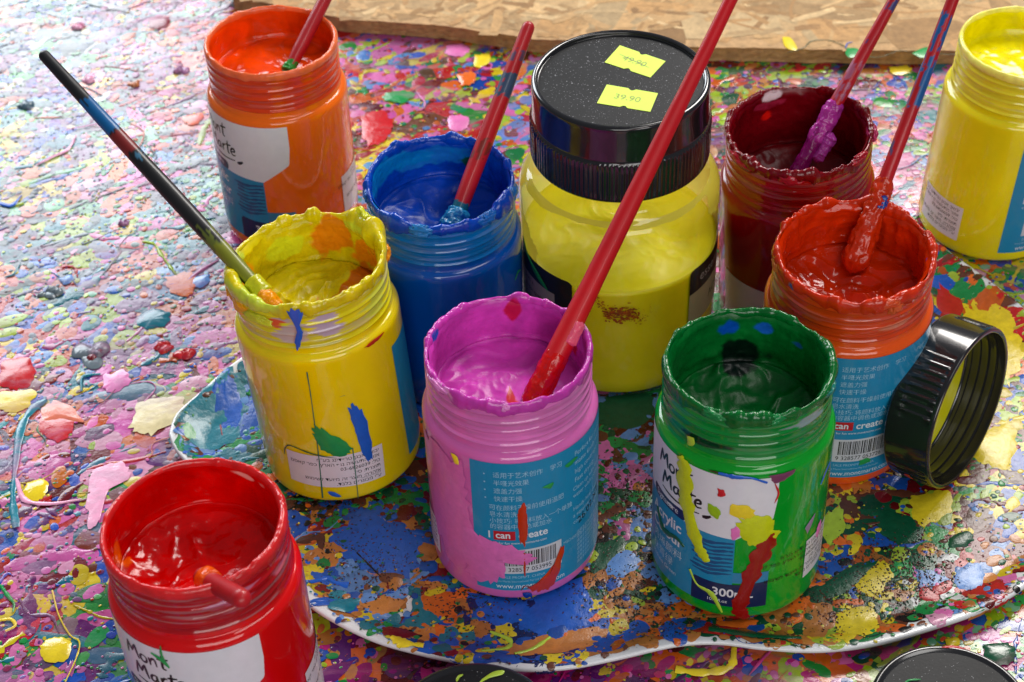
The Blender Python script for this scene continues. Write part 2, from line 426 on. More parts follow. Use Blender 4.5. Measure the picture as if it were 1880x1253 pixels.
# ------------------------------------------------------------------ dried paint on the table
BOARD_PX = [(431, 18), (640, 62), (800, 72), (878, 83), (985, 99), (1100, 104), (1302, 114), (1500, 118), (1735, 121), (1990, 128)]
def splatter_table():
    rng = np.random.default_rng(7); sh = Sheet()
    def spread(n):
        # area uniform in world over the seen wedge plus a margin
        X = rng.uniform(-430, 430, n*2); Y = rng.uniform(330, 1060, n*2)
        q = proj(np.column_stack([X, Y, np.zeros(n*2)]))
        k = (q[:, 0] > -160) & (q[:, 0] < 2040) & (q[:, 1] > -140) & (q[:, 1] < 1420) & ~pal_in(X, Y, 25)
        return X[k], Y[k]
    tot = .9
    def layer(n, r0, r1, z0, z1, hr, seg, rough, elmax, rings, mul=1., power=2., coh=0., clump=0.):
        X, Y = spread(n); k = vn(np.column_stack([X*.022, Y*.022, np.full(len(X), seg*1.)]), 9)*.5+.5 > clump*rng.random(len(X))*1.3; X, Y = X[k], Y[k]; N = len(X); r = r0+(r1-r0)*rng.random(N)**power
        zb = z0+(z1-z0)*np.arange(N)/N
        col = zone_colors(X, Y, rng, coh)*mul
        lump = np.where(rng.random(N) < .12, rng.uniform(2, 4, N), 1)
        hgt = np.minimum(r*hr*rng.uniform(.5, 1.4, N)*lump, 1.5)
        el = 1+(elmax-1)*rng.random(N)**2
        rot = np.where(rng.random(N) < .6, rng.normal(.45, .35, N), rng.uniform(0, 6.28, N))
        blobs(sh, X, Y, r, zb, hgt, col, seg, rng, rough, el, rot, rings)
    layer(2800, 9, 26, .03, .22, .003, 48, .26, 3.6, (.35, .6, .8, .94), power=1.4, coh=.5)
    layer(3000, 3.5, 12, .22, .38, .009, 40, .24, 3.4, (.45, .8, .95), power=1.8, coh=.3)
    layer(5500, 1.6, 6.5, .38, .54, .012, 26, .17, 2.6, (.5, .85), power=2.3, clump=.3)
    layer(12500, .7, 2.4, .54, .68, .04, 14, .10, 1.8, (.6, .9), power=2.0, clump=.45)
    layer(26000, .22, .9, .68, .78, .16, 8, .06, 1.5, (.7,), clump=.6)
    # dragged smears of half-dry paint
    for i in range(520):
        X, Y = spread(3)
        if not len(X): continue
        a = rng.normal(.5, .5); l = rng.uniform(8, 38); w = rng.uniform(1.2, 7)
        P = [(X[0]+l*t*math.cos(a)+rng.normal(0, 1.2), Y[0]+l*t*math.sin(a)+rng.normal(0, 1.2)) for t in (0, .33, .66, 1)]
        ribbon(sh, P, [w*.5, w, w*.8, w*.3], zone_colors(X[:1], Y[:1], rng)[0], (.4+.28*i/520), .14, 6, wob=.7, seed=i)
    # threads and dragged strings of paint
    for i in range(140):
        X, Y = spread(3)
        if not len(X): continue
        x, y = X[0], Y[0]; a = rng.normal(.5, .9); P = [(x, y)]
        for k in range(rng.integers(2, 6)):
            a += rng.normal(0, .45); l = rng.uniform(3, 12); x += l*math.cos(a); y += l*math.sin(a); P.append((x, y))
        c = zone_colors(np.array([X[0]]), np.array([Y[0]]), rng)[0]
        ribbon(sh, P, rng.uniform(.3, 1.3)*(1 if rng.random() < .8 else 2.2), c, .8, None, 6, wob=.5, seed=i)
    # a few named gestures of the photograph, laid where they lie on the table
    def pxp(l, z=.8): return [at(x, y, z)[:2] for x, y in l]
    g = [('teal', [(252, 582), (285, 566), (312, 576), (305, 596), (270, 604), (254, 596)], .9, 'p'),
         ('red', [(0, 668), (40, 655), (62, 672), (55, 705), (30, 714), (0, 706)], 1.2, 'p'),
         ('yellow', [(0, 722), (60, 718), (55, 745), (25, 756), (0, 748)], .5, 'p'),
         ('red', [(70, 770), (120, 765), (134, 790), (110, 812), (80, 800)], .5, 'p'),
         ('salmon', [(75, 748), (110, 735), (150, 772), (110, 772), (80, 775)], .6, 'p'),
         ('yellow', [(46, 890), (64, 880), (88, 884), (84, 906), (66, 920), (44, 912)], 1.0, 'p'),
         ('yellow', [(72, 1186), (90, 1172), (122, 1172), (130, 1196), (112, 1216), (80, 1212)], 1.1, 'p'),
         ('ltpink', [(165, 860), (230, 850), (235, 880), (200, 900), (180, 960), (160, 955)], .3, 'p'),
         ('pink', [(190, 690), (225, 680), (240, 700), (215, 720), (190, 715)], .4, 'p'),
         ('cream', [(250, 740), (300, 730), (340, 735), (330, 765), (270, 800), (240, 790)], .3, 'p'),
         ('ltblue', [(108, 512), (130, 505), (134, 515), (118, 523)], .6, 'p'),
         ('ltblue', [(356, 510), (384, 504), (384, 520), (366, 528), (354, 520)], .6, 'p'),
         ('orange', [(305, 510), (350, 500), (360, 520), (345, 545), (310, 535)], .3, 'p'),
         ('crimson', [(272, 36), (300, 30), (312, 40), (300, 52), (278, 52)], .6, 'p'),
         ('salmon', [(335, 215), (365, 208), (374, 214), (362, 228), (340, 228)], .5, 'p'),
         ('pink', [(820, 85), (850, 82), (862, 92), (846, 104), (820, 100)], .5, 'p'),
         ('pink', [(822, 215), (850, 212), (862, 226), (846, 242), (824, 236)], .5, 'p'),
         ('yellow', [(872, 102), (895, 100), (900, 112), (880, 126), (870, 118)], .4, 'p'),
         ('orange', [(838, 138), (868, 132), (872, 150), (850, 158)], .5, 'p'),
         ('green', [(703, 172), (740, 166), (760, 174), (735, 190), (706, 184)], .4, 'p'),
         ('red', [(662, 215), (700, 205), (722, 232), (700, 265), (668, 258)], .3, 'p'),
         ('yellow', [(1632, 124), (1668, 122), (1670, 135), (1640, 138)], .4, 'p'),
         ('dkgreen', [(1806, 1185), (1850, 1182), (1866, 1200), (1850, 1222), (1812, 1212)], .8, 'p'),
         ('yellow', [(1736, 1174), (1758, 1172), (1760, 1186), (1740, 1190)], .8, 'p')]
    for i, (c, l, h, t) in enumerate(g): poly(sh, pxp(l), PC[c], .82+.01*i, h, i, 6, .25)
    r = [('teal', [(85, 735), (60, 752), (38, 790), (28, 860), (24, 920), (30, 970)], [3.5, 5, 4, 2.5, 3, 4]),
         ('ltpink', [(30, 880), (45, 918), (90, 926), (150, 918)], [1.5, 2.5, 2, 1]),
         ('teal', [(150, 720), (150, 696), (160, 690), (185, 688)], [1, 1.5, 2.5, 1]),
         ('yellow', [(96, 1085), (108, 1130), (128, 1166), (146, 1180), (140, 1210), (120, 1253)], [.8, .6, .9, .6, .8, .6]),
         ('green', [(0, 1075), (15, 1095), (26, 1110), (24, 1125)], [1, 2, 1.2, .6]),
         ('yellow', [(0, 1140), (20, 1138), (28, 1150), (10, 1160)], [1.5, 2, 1.5, 1]),
         ('yellow', [(1240, 1230), (1290, 1236), (1340, 1225), (1348, 1190)], [3, 3.5, 3.5, 2.5]),
         ('crimson', [(162, 744), (190, 738), (212, 716)], [.6, 1, .6]),
         ('ltpink', [(66, 305), (95, 290), (125, 275), (140, 250)], [.6, 2, 2.5, .7]),
         ('cream', [(540, 1100), (545, 1190)], [.1, .1]),
         ('pink', [(120, 240), (180, 228), (215, 215)], [.8, .6, .8]),
         ('blue', [(0, 375), (22, 378), (40, 360)], [2.5, 3, .6])]
    for i, (c, l, w) in enumerate(r): ribbon(sh, pxp(l), w, PC[c], 1.1+.01*i, None, 8, wob=.25, seed=i)
    # raised lumps like the one left of the yellow jar
    for i, (px, py, rr, c) in enumerate([(172, 648, 7, 'grey'), (172, 648, 4, 'crimson'), (95, 535, 4, 'grey'), (228, 410, 3, 'mauve'), (145, 50, 3, 'ltpink'), (250, 155, 3, 'tan'),
                                         (50, 190, 5, 'slate'), (165, 145, 4, 'ltpink'), (330, 130, 4, 'mauve'), (300, 640, 4, 'red'), (340, 650, 5, 'red')]):
        p = at(px, py, 1)
        for k in range(5):
            blobs(sh, np.array([p[0]+rng.normal(0, rr*.4)]), np.array([p[1]+rng.normal(0, rr*.4)]), np.array([rr*rng.uniform(.4, .9)]), np.array([.9+.01*k]),
                  np.array([rng.uniform(.8, 2.2)]), PC[c][None]*rng.uniform(.8, 1.2), 24, rng, .25, rings=(.3, .55, .8, .95))
    dm = attr_mat('dried_paint_mat', rough=.19, bs=230, bst=.38, bd=.0005, amt=.16, vs=240, spec=.65)
    nt = dm.node_tree; b = nt.nodes['Principled BSDF']; src = b.inputs['Base Color'].links[0].from_socket
    tc = nt.nodes.new('ShaderNodeTexCoord'); mp = nt.nodes.new('ShaderNodeMapping'); mp.inputs['Rotation'].default_value = (0, 0, -.5); mp.inputs['Scale'].default_value = (1, 2.6, 1)
    n1 = nt.nodes.new('ShaderNodeTexNoise'); n1.inputs['Scale'].default_value = 22; n1.inputs['Detail'].default_value = 8; n1.inputs['Roughness'].default_value = .62; n1.inputs['Distortion'].default_value = .8
    nt.links.new(tc.outputs['Object'], mp.inputs[0]); nt.links.new(mp.outputs[0], n1.inputs['Vector'])
    mr = nt.nodes.new('ShaderNodeMapRange'); mr.inputs[1].default_value = .5; mr.inputs[2].default_value = .72; mr.inputs[3].default_value = 0; mr.inputs[4].default_value = .62; nt.links.new(n1.outputs['Fac'], mr.inputs[0])
    n2 = nt.nodes.new('ShaderNodeTexNoise'); n2.inputs['Scale'].default_value = 9; n2.inputs['Detail'].default_value = 3; nt.links.new(tc.outputs['Object'], n2.inputs['Vector'])
    rp = nt.nodes.new('ShaderNodeValToRGB'); e = rp.color_ramp.elements
    while len(e) < 5: e.new(.5)
    for q, (p, c) in enumerate([(.3, 'slate'), (.42, 'mauve'), (.5, 'pink'), (.58, 'crimson'), (.7, 'teal')]): e[q].position = p; e[q].color = (*(PC[c]*.7), 1)
    nt.links.new(n2.outputs['Fac'], rp.inputs[0])
    mx = nt.nodes.new('ShaderNodeMix'); mx.data_type = 'RGBA'; nt.links.new(mr.outputs[0], mx.inputs[0]); nt.links.new(src, mx.inputs[6]); nt.links.new(rp.outputs[0], mx.inputs[7]); nt.links.new(mx.outputs[2], b.inputs['Base Color'])
    m2 = nt.nodes.new('ShaderNodeMapRange'); m2.inputs[1].default_value = .35; m2.inputs[2].default_value = .65; m2.inputs[3].default_value = .12; m2.inputs[4].default_value = .34; nt.links.new(n1.outputs['Fac'], m2.inputs[0]); nt.links.new(m2.outputs[0], b.inputs['Roughness'])
    o = sh.build('dried_paint', lambda V: V, dm)
    o['kind'] = 'stuff'; o['label'] = 'dried splashes, dots and strings of many coloured paints covering the table'; o['category'] = 'dried paint'
splatter_table()

# ------------------------------------------------------------------ palette tray
def palette_tray():
    T = empty('palette_tray', 'large white palette tray with raised lip, crusted with dried paint under the jars', 'palette', (0, 0, 0))
    n = 420; th = np.linspace(-np.pi, np.pi, n, endpoint=False)
    R = pal_r(th); s = np.concatenate([np.linspace(0.02, .8, 14), np.linspace(.82, 1, 34)])
    top = []
    for q in s:
        x = PCN[0]+R*q*np.cos(th); y = PCN[1]+R*q*np.sin(th); top.append(np.column_stack([x, y, pal_h(x, y)]))
    edge = top[-1]
    out = []
    for dx, dz in ((1.0, .1), (1.7, -.6), (1.7, -1.6), (.8, -2.3)):
        out.append(np.column_stack([edge[:, 0]+dx*np.cos(th), edge[:, 1]+dx*np.sin(th), edge[:, 2]+dz]))
    bot = []
    for q in s[::-1][1:]:
        x = PCN[0]+R*q*np.cos(th); y = PCN[1]+R*q*np.sin(th); bot.append(np.column_stack([x, y, np.maximum(pal_h(x, y)-2.5, .9)]))
    rows = top+out+bot; V = np.concatenate(rows); k = len(rows)
    i = np.arange(k-1)[:, None]; j = np.arange(n)[None]
    Q = np.stack([i*n+j, i*n+(j+1) % n, (i+1)*n+(j+1) % n, (i+1)*n+j], -1).reshape(-1, 4)
    Tt = [tuple(range(n))[::-1]]
    mesh('tray', V, [Q[:, ::-1]], flat_mat('tray_white', L(222, 224, 228), .28, .3, bs=200, bst=.08), T)
    rng = np.random.default_rng(11); sh = Sheet()
    pz = [(450, 760, 'blue teal green blue dkgreen teal ltblue brown'), (560, 900, 'yellow tan green brown blue orange black'), (700, 1000, 'blue blue green tan brown blue dkgreen crimson'),
          (760, 1130, 'teal green yellow orange tan crimson blue'), (650, 1080, 'yellow tan ltblue blue teal'), (1000, 1120, 'blue blue blue navy yellow'),
          (1120, 850, 'dkgreen dkred brown ltblue green pink'), (1130, 1180, 'tan orange tan blue yellow'), (1180, 1020, 'dkgreen ltblue lime tan brown black green'),
          (1340, 1160, 'orange dkgreen red blue tan'), (1560, 1010, 'tan lime orange dkgreen brown yellow'), (1620, 1080, 'dkgreen yellow green blue black brown'),
          (1560, 1170, 'yellow tan orange yellow green'), (1720, 940, 'yellow lime blue dkgreen crimson brown'), (1800, 1020, 'red ltblue crimson yellow blue green tan'),
          (1760, 1090, 'ltblue pink tan white red green ltpink'), (1830, 800, 'yellow yellow green blue lime'), (1800, 620, 'yellow orange red lime brown green'),
          (1740, 520, 'green yellow red orange blue lime'), (1760, 800, 'brown red green yellow crimson'), (1500, 1100, 'lime tan dkgreen brown orange')]
    qx = np.array([p[0] for p in pz]); qy = np.array([p[1] for p in pz])
    def cols(X, Y, jit=35):
        q = proj(np.column_stack([X, Y, np.full(len(X), 4.)]))
        d = np.hypot(q[:, 0][:, None]-qx+rng.normal(0, jit, (len(X), len(qx))), q[:, 1][:, None]-qy+rng.normal(0, jit, (len(X), len(qx))))
        k = d.argmin(1); out = np.zeros((len(X), 3))
        for i, z in enumerate(pz):
            m = np.where(k == i)[0]
            if len(m): nm = z[2].split(); out[m] = np.array([PC[a] for a in nm])[rng.integers(0, len(nm), len(m))]
        return np.clip(.72*out*(1+rng.normal(0, .15, (len(X), 1))), .004, .9)
    def layer(n, r0, r1, z0, z1, hr, seg, rough, elmax, rings, marg=1., power=2., dark=0):
        x0, x1 = pp[:, 0].min(), pp[:, 0].max(); y0, y1 = pp[:, 1].min(), pp[:, 1].max()
        X = rng.uniform(x0, x1, n); Y = rng.uniform(y0, y1, n); r = r0+(r1-r0)*rng.random(n)**power
        dx = X-PCN[0]; dy = Y-PCN[1]; dd = pal_r(np.arctan2(dy, dx))-np.hypot(dx, dy)
        k = np.where(X < -95, dd > r*.9+.9, dd > r*marg-.8)
        X, Y, r = X[k], Y[k], r[k]; N = len(X)
        c = cols(X, Y)
        if dark: m = rng.random(N) < dark; c[m] = np.array([PC['black'], PC['dkred'], PC['brown'], PC['dkgreen']])[rng.integers(0, 4, m.sum())]
        el = 1+(elmax-1)*rng.random(N)**2; r = r/np.sqrt(el)**.5
        blobs(sh, X, Y, r, z0+(z1-z0)*np.arange(N)/N, r*hr*rng.uniform(.5, 1.5, N), c, seg, rng, rough, el, np.where(rng.random(N) < .6, rng.normal(.25, .4, N), rng.uniform(0, 6.28, N)), rings)
    layer(1500, 8, 19, .05, .2, .012, 60, .22, 3.0, (.3, .55, .75, .92), marg=.9, power=1.2)
    layer(2200, 3.5, 11, .2, .34, .025, 44, .22, 3.4, (.45, .8, .95), marg=.85)
    layer(2800, 1.5, 5, .34, .46, .05, 24, .18, 2.6, (.5, .85), dark=.1, marg=.6)
    layer(5500, .5, 2.0, .46, .56, .1, 12, .15, 1.8, (.6, .9), dark=.2, marg=.2)
    layer(7000, .15, .6, .56, .6, .2, 8, .12, 2.0, (.7,), dark=.35)
    for i in range(330):
        X = rng.uniform(pp[:, 0].min(), pp[:, 0].max(), 1); Y = rng.uniform(pp[:, 1].min(), pp[:, 1].max(), 1)
        if not pal_in(X, Y, 12)[0]: continue
        a = rng.normal(.35, .5); l = rng.uniform(6, 32); w = rng.uniform(1, 7)
        P = [(X[0]+l*t*math.cos(a)+rng.normal(0, 1), Y[0]+l*t*math.sin(a)+rng.normal(0, 1)) for t in (0, .33, .66, 1)]
        if not all(pal_in(np.array([p[0]]), np.array([p[1]]), 4)[0] for p in P): continue
        ribbon(sh, P, [w*.5, w, w*.8, w*.3], cols(X, Y)[0], .36+.16*i/330, .14, 6, wob=.8, seed=i)
    def pxp(l, z=4.): return [at(x, y, z)[:2] for x, y in l]
    g = [('teal', [(338, 775), (372, 735), (430, 690), (450, 740), (430, 800), (370, 812)], .3), ('green', [(332, 800), (352, 785), (372, 806), (350, 818)], .4), ('blue', [(850, 1085), (960, 1100), (1060, 1065), (1085, 1130), (1090, 1150), (1000, 1165), (930, 1140), (880, 1120)], .3),
         ('blue', [(600, 985), (650, 960), (700, 955), (770, 990), (765, 1045), (720, 1060), (640, 1030)], .4),
         ('blue', [(660, 930), (700, 950), (730, 990), (700, 1010), (640, 970)], .5), ('ltblue', [(1115, 1020), (1150, 1008), (1175, 1030), (1150, 1060), (1115, 1050)], .5),
         ('tan', [(905, 1195), (1000, 1165), (1100, 1150), (1100, 1180), (1050, 1200), (960, 1212)], .3), ('tan', [(665, 1110), (720, 1090), (740, 1115), (690, 1130)], .3),
         ('dkgreen', [(1095, 1000), (1140, 985), (1150, 1005), (1110, 1045), (1085, 1050)], .4), ('orange', [(1315, 1140), (1390, 1138), (1370, 1155), (1318, 1152)], .6),
         ('yellow', [(1535, 1125), (1600, 1115), (1610, 1160), (1595, 1178), (1540, 1168)], .6), ('yellow', [(1672, 910), (1740, 900), (1745, 945), (1690, 965), (1675, 940)], .6),
         ('dkgreen', [(1610, 930), (1680, 955), (1695, 985), (1650, 1000), (1612, 970)], .5), ('yellow', [(1598, 1040), (1625, 1030), (1640, 1060), (1600, 1095), (1570, 1075)], .5),
         ('dkgreen', [(1500, 1080), (1560, 1040), (1610, 1030), (1580, 1070), (1520, 1100)], .4), ('ltblue', [(1755, 1045), (1785, 1032), (1808, 1050), (1800, 1080), (1770, 1085), (1752, 1065)], .6),
         ('dkgreen', [(1745, 985), (1775, 975), (1788, 990), (1770, 1005), (1742, 1005)], .8), ('yellow', [(1795, 800), (1850, 780), (1868, 820), (1845, 860), (1800, 850), (1782, 825)], .9),
         ('blue', [(400, 700), (425, 690), (445, 760), (420, 800), (390, 790)], .4), ('teal', [(345, 780), (400, 760), (440, 800), (380, 830), (350, 815)], .3),
         ('yellow', [(1770, 560), (1830, 570), (1880, 640), (1850, 700), (1790, 640)], .4), ('red', [(1725, 520), (1770, 560), (1750, 590), (1720, 560)], .4),
         ('lime', [(1500, 960), (1540, 930), (1550, 970), (1520, 1000)], .4), ('dkgreen', [(1085, 735), (1190, 720), (1195, 770), (1110, 790)], .3),
         ('crimson', [(705, 1160), (730, 1155), (765, 1170), (740, 1185), (705, 1180)], .5), ('teal', [(620, 1105), (660, 1100), (640, 1135), (605, 1130)], 1.2)]
    for i, (c, l, h) in enumerate(g): poly(sh, pxp(l), PC[c]*.85, .47+.004*i, h*.7, i, 6, .22)
    r = [('yellow', [(720, 1184), (745, 1196), (780, 1200)], [3, 5, 2.5]), ('lime', [(900, 1160), (935, 1175), (930, 1192), (885, 1204)], [1, 2, 2, 1]),
         ('lime', [(1010, 1170), (975, 1195), (945, 1208)], [1, 2.5, 1.5]), ('dkgreen', [(1300, 1165), (1380, 1175), (1470, 1180)], [4, 5, 3]),
         ('blue', [(570, 1080), (600, 1062), (615, 1070), (640, 1075)], [1.5, 3, 2, 2.5]), ('crimson', [(404, 778), (408, 800)], [1.2, .8]),
         ('black', [(655, 1015), (680, 1040), (700, 1060)], [.6, .8, .4])]
    for i, (c, l, w) in enumerate(r): ribbon(sh, pxp(l), w, PC[c], .62+.01*i, None, 8, wob=.35, seed=i)
    # dirty dark crust: swarms of tiny blackish specks
    for (px, py, sp, n) in [(620, 900, 22, 500), (680, 1040, 25, 500), (860, 1110, 22, 350), (1130, 1080, 25, 500), (1660, 1050, 26, 900), (1150, 900, 24, 400), (1540, 1110, 22, 350), (1240, 1160, 22, 300)]:
        p = at(px, py, 4); X = p[0]+rng.normal(0, sp*.5, n); Y = p[1]+rng.normal(0, sp*.5, n); k = pal_in(X, Y, 3); X, Y = X[k], Y[k]; N = len(X)
        blobs(sh, X, Y, rng.uniform(.12, .55, N), .7+.05*rng.random(N), rng.uniform(.05, .3, N), np.array([PC['black']*2, PC['brown']*.5, PC['dkred']*.6, PC['dkgreen']*.5])[rng.integers(0, 4, N)], 8, rng, .3, 1+2*rng.random(N), rings=(.6,))
    def lay(V):
        dx = V[:, 0]-PCN[0]; dy = V[:, 1]-PCN[1]; th = np.arctan2(dy, dx); r = np.hypot(dx, dy); Rr = pal_r(th); ov = r-Rr
        x2 = PCN[0]+Rr*np.cos(th); y2 = PCN[1]+Rr*np.sin(th); o = np.clip(ov, 0, 3.6); k = ov > 0
        off = 1.75*np.sin(np.clip(o/2.4, 0, 1)*np.pi/2); z = pal_h(np.where(k, x2, V[:, 0]), np.where(k, y2, V[:, 1]))
        X = np.where(k, x2+(off+V[:, 2]*.8)*np.cos(th), V[:, 0]); Y = np.where(k, y2+(off+V[:, 2]*.8)*np.sin(th), V[:, 1])
        return np.column_stack([X, Y, np.where(k, z+V[:, 2]*np.clip(1-o/2, 0, 1)-.42*o*o*.55, z+V[:, 2])])
    o = sh.build('dried_paint', lay, attr_mat('tray_paint_mat', rough=.27, bs=300, bst=.5, bd=.0005, amt=.2, vs=300), T, label='crust of dried blue, orange, green and yellow paint')
    o['kind'] = 'stuff'
palette_tray()

# ------------------------------------------------------------------ strand board
def board():
    T = empty('wood_board', 'pale strand board lying on the table behind the jars, splashed with green and yellow', 'board')
    pts = [at(x, y, 0)[:2] for x, y in BOARD_PX]; pts = [p for p in pts]
    rng = np.random.default_rng(5)
    P = [];
    for i in range(len(pts)-1):
        for k in range(26): P.append(pts[i]+(pts[i+1]-pts[i])*k/26)
    P.append(pts[-1]); P = np.array(P)
    P[:, 1] += .9*fbm(np.column_stack([P[:, 0]*.09, P[:, 0]*0, P[:, 0]*0]), 3, 4)
    back = np.array([[P[-1, 0]+40, 1260], [P[0, 0]-6, 1260]]); th = 9.5
    n = len(P)
    O = np.concatenate([P, back]); m = len(O)
    lay = np.linspace(0, th, 7); V = []
    for z in lay:
        o = O.copy(); o[:n, 1] += .7*fbm(np.column_stack([P[:, 0]*.25, np.full(n, z*1.7), P[:, 0]*0]), 8, 3)+(.5 if 0 < z < th else 0)
        V.append(np.column_stack([o, np.full(m, z+.9)]))
    V = np.concatenate(V); j = np.arange(m)[None]; i = np.arange(len(lay)-1)[:, None]
    Q = np.stack([i*m+j, i*m+(j+1) % m, (i+1)*m+(j+1) % m, (i+1)*m+j], -1).reshape(-1, 4)
    m_ = flat_mat('board_core', L(188, 150, 104), .75, 0, amt=.35, vs=180, bs=260, bst=.8, bd=.001, stretch=(1, 1, 3))
    mesh('core', V, [tuple(q) for q in Q]+[tuple(range((len(lay)-1)*m, len(lay)*m))], m_, T, smooth=False)
    sh = Sheet(); zt = th+.95
    def flake(x, y, l, w, a, z, c, tilt=0.):
        k = 7; t = np.linspace(-1, 1, k); up = w*.5*(1-.25*np.abs(t)**3)*(1+rng.normal(0, .1, k)); dn = -w*.5*(1-.2*np.abs(t)**3)*(1+rng.normal(0, .1, k))
        X = t*l*.5; bend = rng.normal(0, .05)*l*t*t
        A = np.column_stack([np.concatenate([X+rng.normal(0, .02*l), X]), np.concatenate([up+bend, dn+bend])])
        ca, sa = math.cos(a), math.sin(a)
        xy = np.column_stack([A[:, 0]*ca-A[:, 1]*sa+x, A[:, 0]*sa+A[:, 1]*ca+y])
        zz = z+tilt*np.concatenate([t, t])*.3
        b = np.concatenate([1+rng.normal(0, .05, k), 1+rng.normal(0, .05, k)])[:, None]
        j = np.arange(k-1); sh.add(np.column_stack([xy, zz]), np.stack([j, j+k, j+k+1, j+1], -1), None, c[None]*b)
    tones = [L(208, 172, 126), L(200, 163, 116), L(214, 182, 138), L(194, 154, 106), L(205, 170, 124), L(186, 146, 100), L(220, 192, 150)]
    N = 2600
    for i in range(N):
        x = rng.uniform(P[0, 0], P[-1, 0]); y = rng.uniform(870, 1180)
        big = i < N*.65
        l = rng.uniform(45, 120) if big else rng.uniform(8, 34); w = rng.uniform(12, 30) if big else rng.uniform(1.2, 6)
        a = rng.normal(0, .55) if rng.random() < .6 else rng.uniform(0, 3.14)
        yb = np.interp(x, P[:, 0], P[:, 1])
        ext = abs(math.sin(a))*l*.5+abs(math.cos(a))*w*.5
        if y-ext < yb+.3: y = yb+ext+.3+rng.random()*1.2
        xe = x-abs(math.cos(a))*l*.5
        if xe < P[0, 0]+1 or y-ext < np.interp(x-abs(math.cos(a))*l*.5, P[:, 0], P[:, 1]) or y-ext < np.interp(x+abs(math.cos(a))*l*.5, P[:, 0], P[:, 1]): 
            l = min(l, 14); w = min(w, 5); ext = l*.5+w*.5
            if y-ext < np.interp(x, P[:, 0], P[:, 1])+1 or x-l < P[0, 0]: y += 8
            if x-l*.5 < P[0, 0]+1: continue
        flake(x, y, l, w, a, zt+.02+.25*i/N, np.array(tones[rng.integers(0, 7)])*np.array([1.04, .98, .86])*rng.uniform(.55, .98), rng.normal(0, .05))
    mm = attr_mat('strand_mat', rough=.6, bs=260, bst=.7, bd=.0006, amt=.28, vs=240, spec=.3, stretch=(1, 3, 1))
    sh.build('strands', lambda V: V, mm, T, smooth=False)
    z1 = zt+.45; s2 = Sheet()
    pb = lambda l: [at(x, y, z1)[:2] for x, y in l]
    poly(s2, pb([(1436, 68), (1452, 70), (1464, 90), (1452, 92), (1440, 84)]), PC['yellow'], z1, .3, 1)
    poly(s2, pb([(1556, 88), (1575, 90), (1574, 102), (1560, 106), (1552, 98)]), PC['green'], z1, .3, 2)
    poly(s2, pb([(1674, 98), (1695, 88), (1708, 90), (1706, 104), (1690, 106)]), PC['green'], z1, .3, 3)
    ribbon(s2, pb([(1445, 98), (1475, 88), (1490, 76), (1520, 74), (1548, 84), (1556, 94)]), .5, PC['dkgreen'], z1, .2, 10, wob=.3)
    ribbon(s2, pb([(1576, 96), (1610, 106), (1650, 94), (1676, 97)]), .4, PC['dkgreen'], z1+.05, .2, 10, wob=.3)
    ribbon(s2, pb([(1706, 98), (1760, 100), (1800, 90)]), .4, PC['dkgreen'], z1+.05, .2, 10)
    ribbon(s2, pb([(1552, 90), (1556, 80), (1566, 78)]), .8, PC['blue'], z1+.05, .2, 6)
    s2.build('paint_splash', lambda V: V, attr_mat('drip_mat', rough=.3, coat=.3), T, label='yellow, green and blue splashes with thin green strings')
board()

# ------------------------------------------------------------------ jars
HJ, RB, RN = 111.6, 36.1, 33.0
BLUE = L(24, 136, 182); WHITE = L(225, 225, 232); NAVY = L(20, 34, 80); INK = L(18, 18, 22)
def tilt_quat(tx, ty):
    return Vector((0, 0, 1)).rotation_difference(Vector((tx, ty, 1)).normalized())
M_LAB = lambda: attr_mat('label_print', rough=.38, coat=.35, bs=300, bst=.06, amt=.04, vs=200)
M_DRIP = lambda: attr_mat('drip_mat', rough=.3, coat=.3)

def logo(sh, x, y, s, col, z):
    """hand-lettered two-line wordmark drawn as brush strokes"""
    def st(P, w=1.0):
        ribbon(sh, [(x+a*s, y+b*s) for a, b in P], [w*s*.8, w*s*1.35, w*s*1.1, w*s*.7], col, z, .02, 5)
    def M_(ox, oy): st([(ox, oy), (ox+.8, oy+4), (ox+1.6, oy+8)], 1.1); st([(ox+1.6, oy+8), (ox+2.6, oy+5), (ox+3.4, oy+3)], 1.2); st([(ox+3.4, oy+3), (ox+4.6, oy+5.8), (ox+6, oy+8)]); st([(ox+6, oy+8), (ox+6.2, oy+4), (ox+6.9, oy+.4)], 1.2)
    M_(0, 10)
    st([(9.9, 14.6), (8.4, 13.8), (8.2, 11.6), (9.6, 10.4), (11.2, 11.4), (11.2, 13.6), (9.9, 14.6)])
    st([(12.8, 14.8), (13, 12.5), (13, 10.5)]); st([(13, 12.6), (14.4, 14.6), (15.6, 14.2), (16, 10.6)])
    st([(19.4, 18.4), (19, 14), (18.9, 11), (20.3, 10.3)]); st([(16.8, 15.6), (19, 15.9), (22, 16.6)])
    M_(3, 0)
    st([(14.2, 4.4), (12.2, 4), (11.4, 2), (12.4, .6), (14, 1.6), (14.4, 4.4)]); st([(14.4, 4.6), (14.4, 2), (15.4, .6)])
    st([(16.6, 4.6), (16.8, 2.6), (16.9, .4)]); st([(16.9, 2.8), (18, 4.6), (19.4, 4.6)])
    st([(21.6, 8.2), (21.2, 4), (21.2, 1), (22.4, .4)]); st([(19.6, 5.4), (21.6, 5.7), (24, 6)])
    st([(24, 2.4), (26.4, 3), (26, 4.6), (24.4, 4.2), (23.6, 2.2), (24.8, .4), (27, .8)])
    st([(3, -1.8), (10, -3), (18, -3.4), (26, -2.8)], .8); st([(27.5, -3.6), (29.5, -3.2), (31.5, -2)], 1.5)

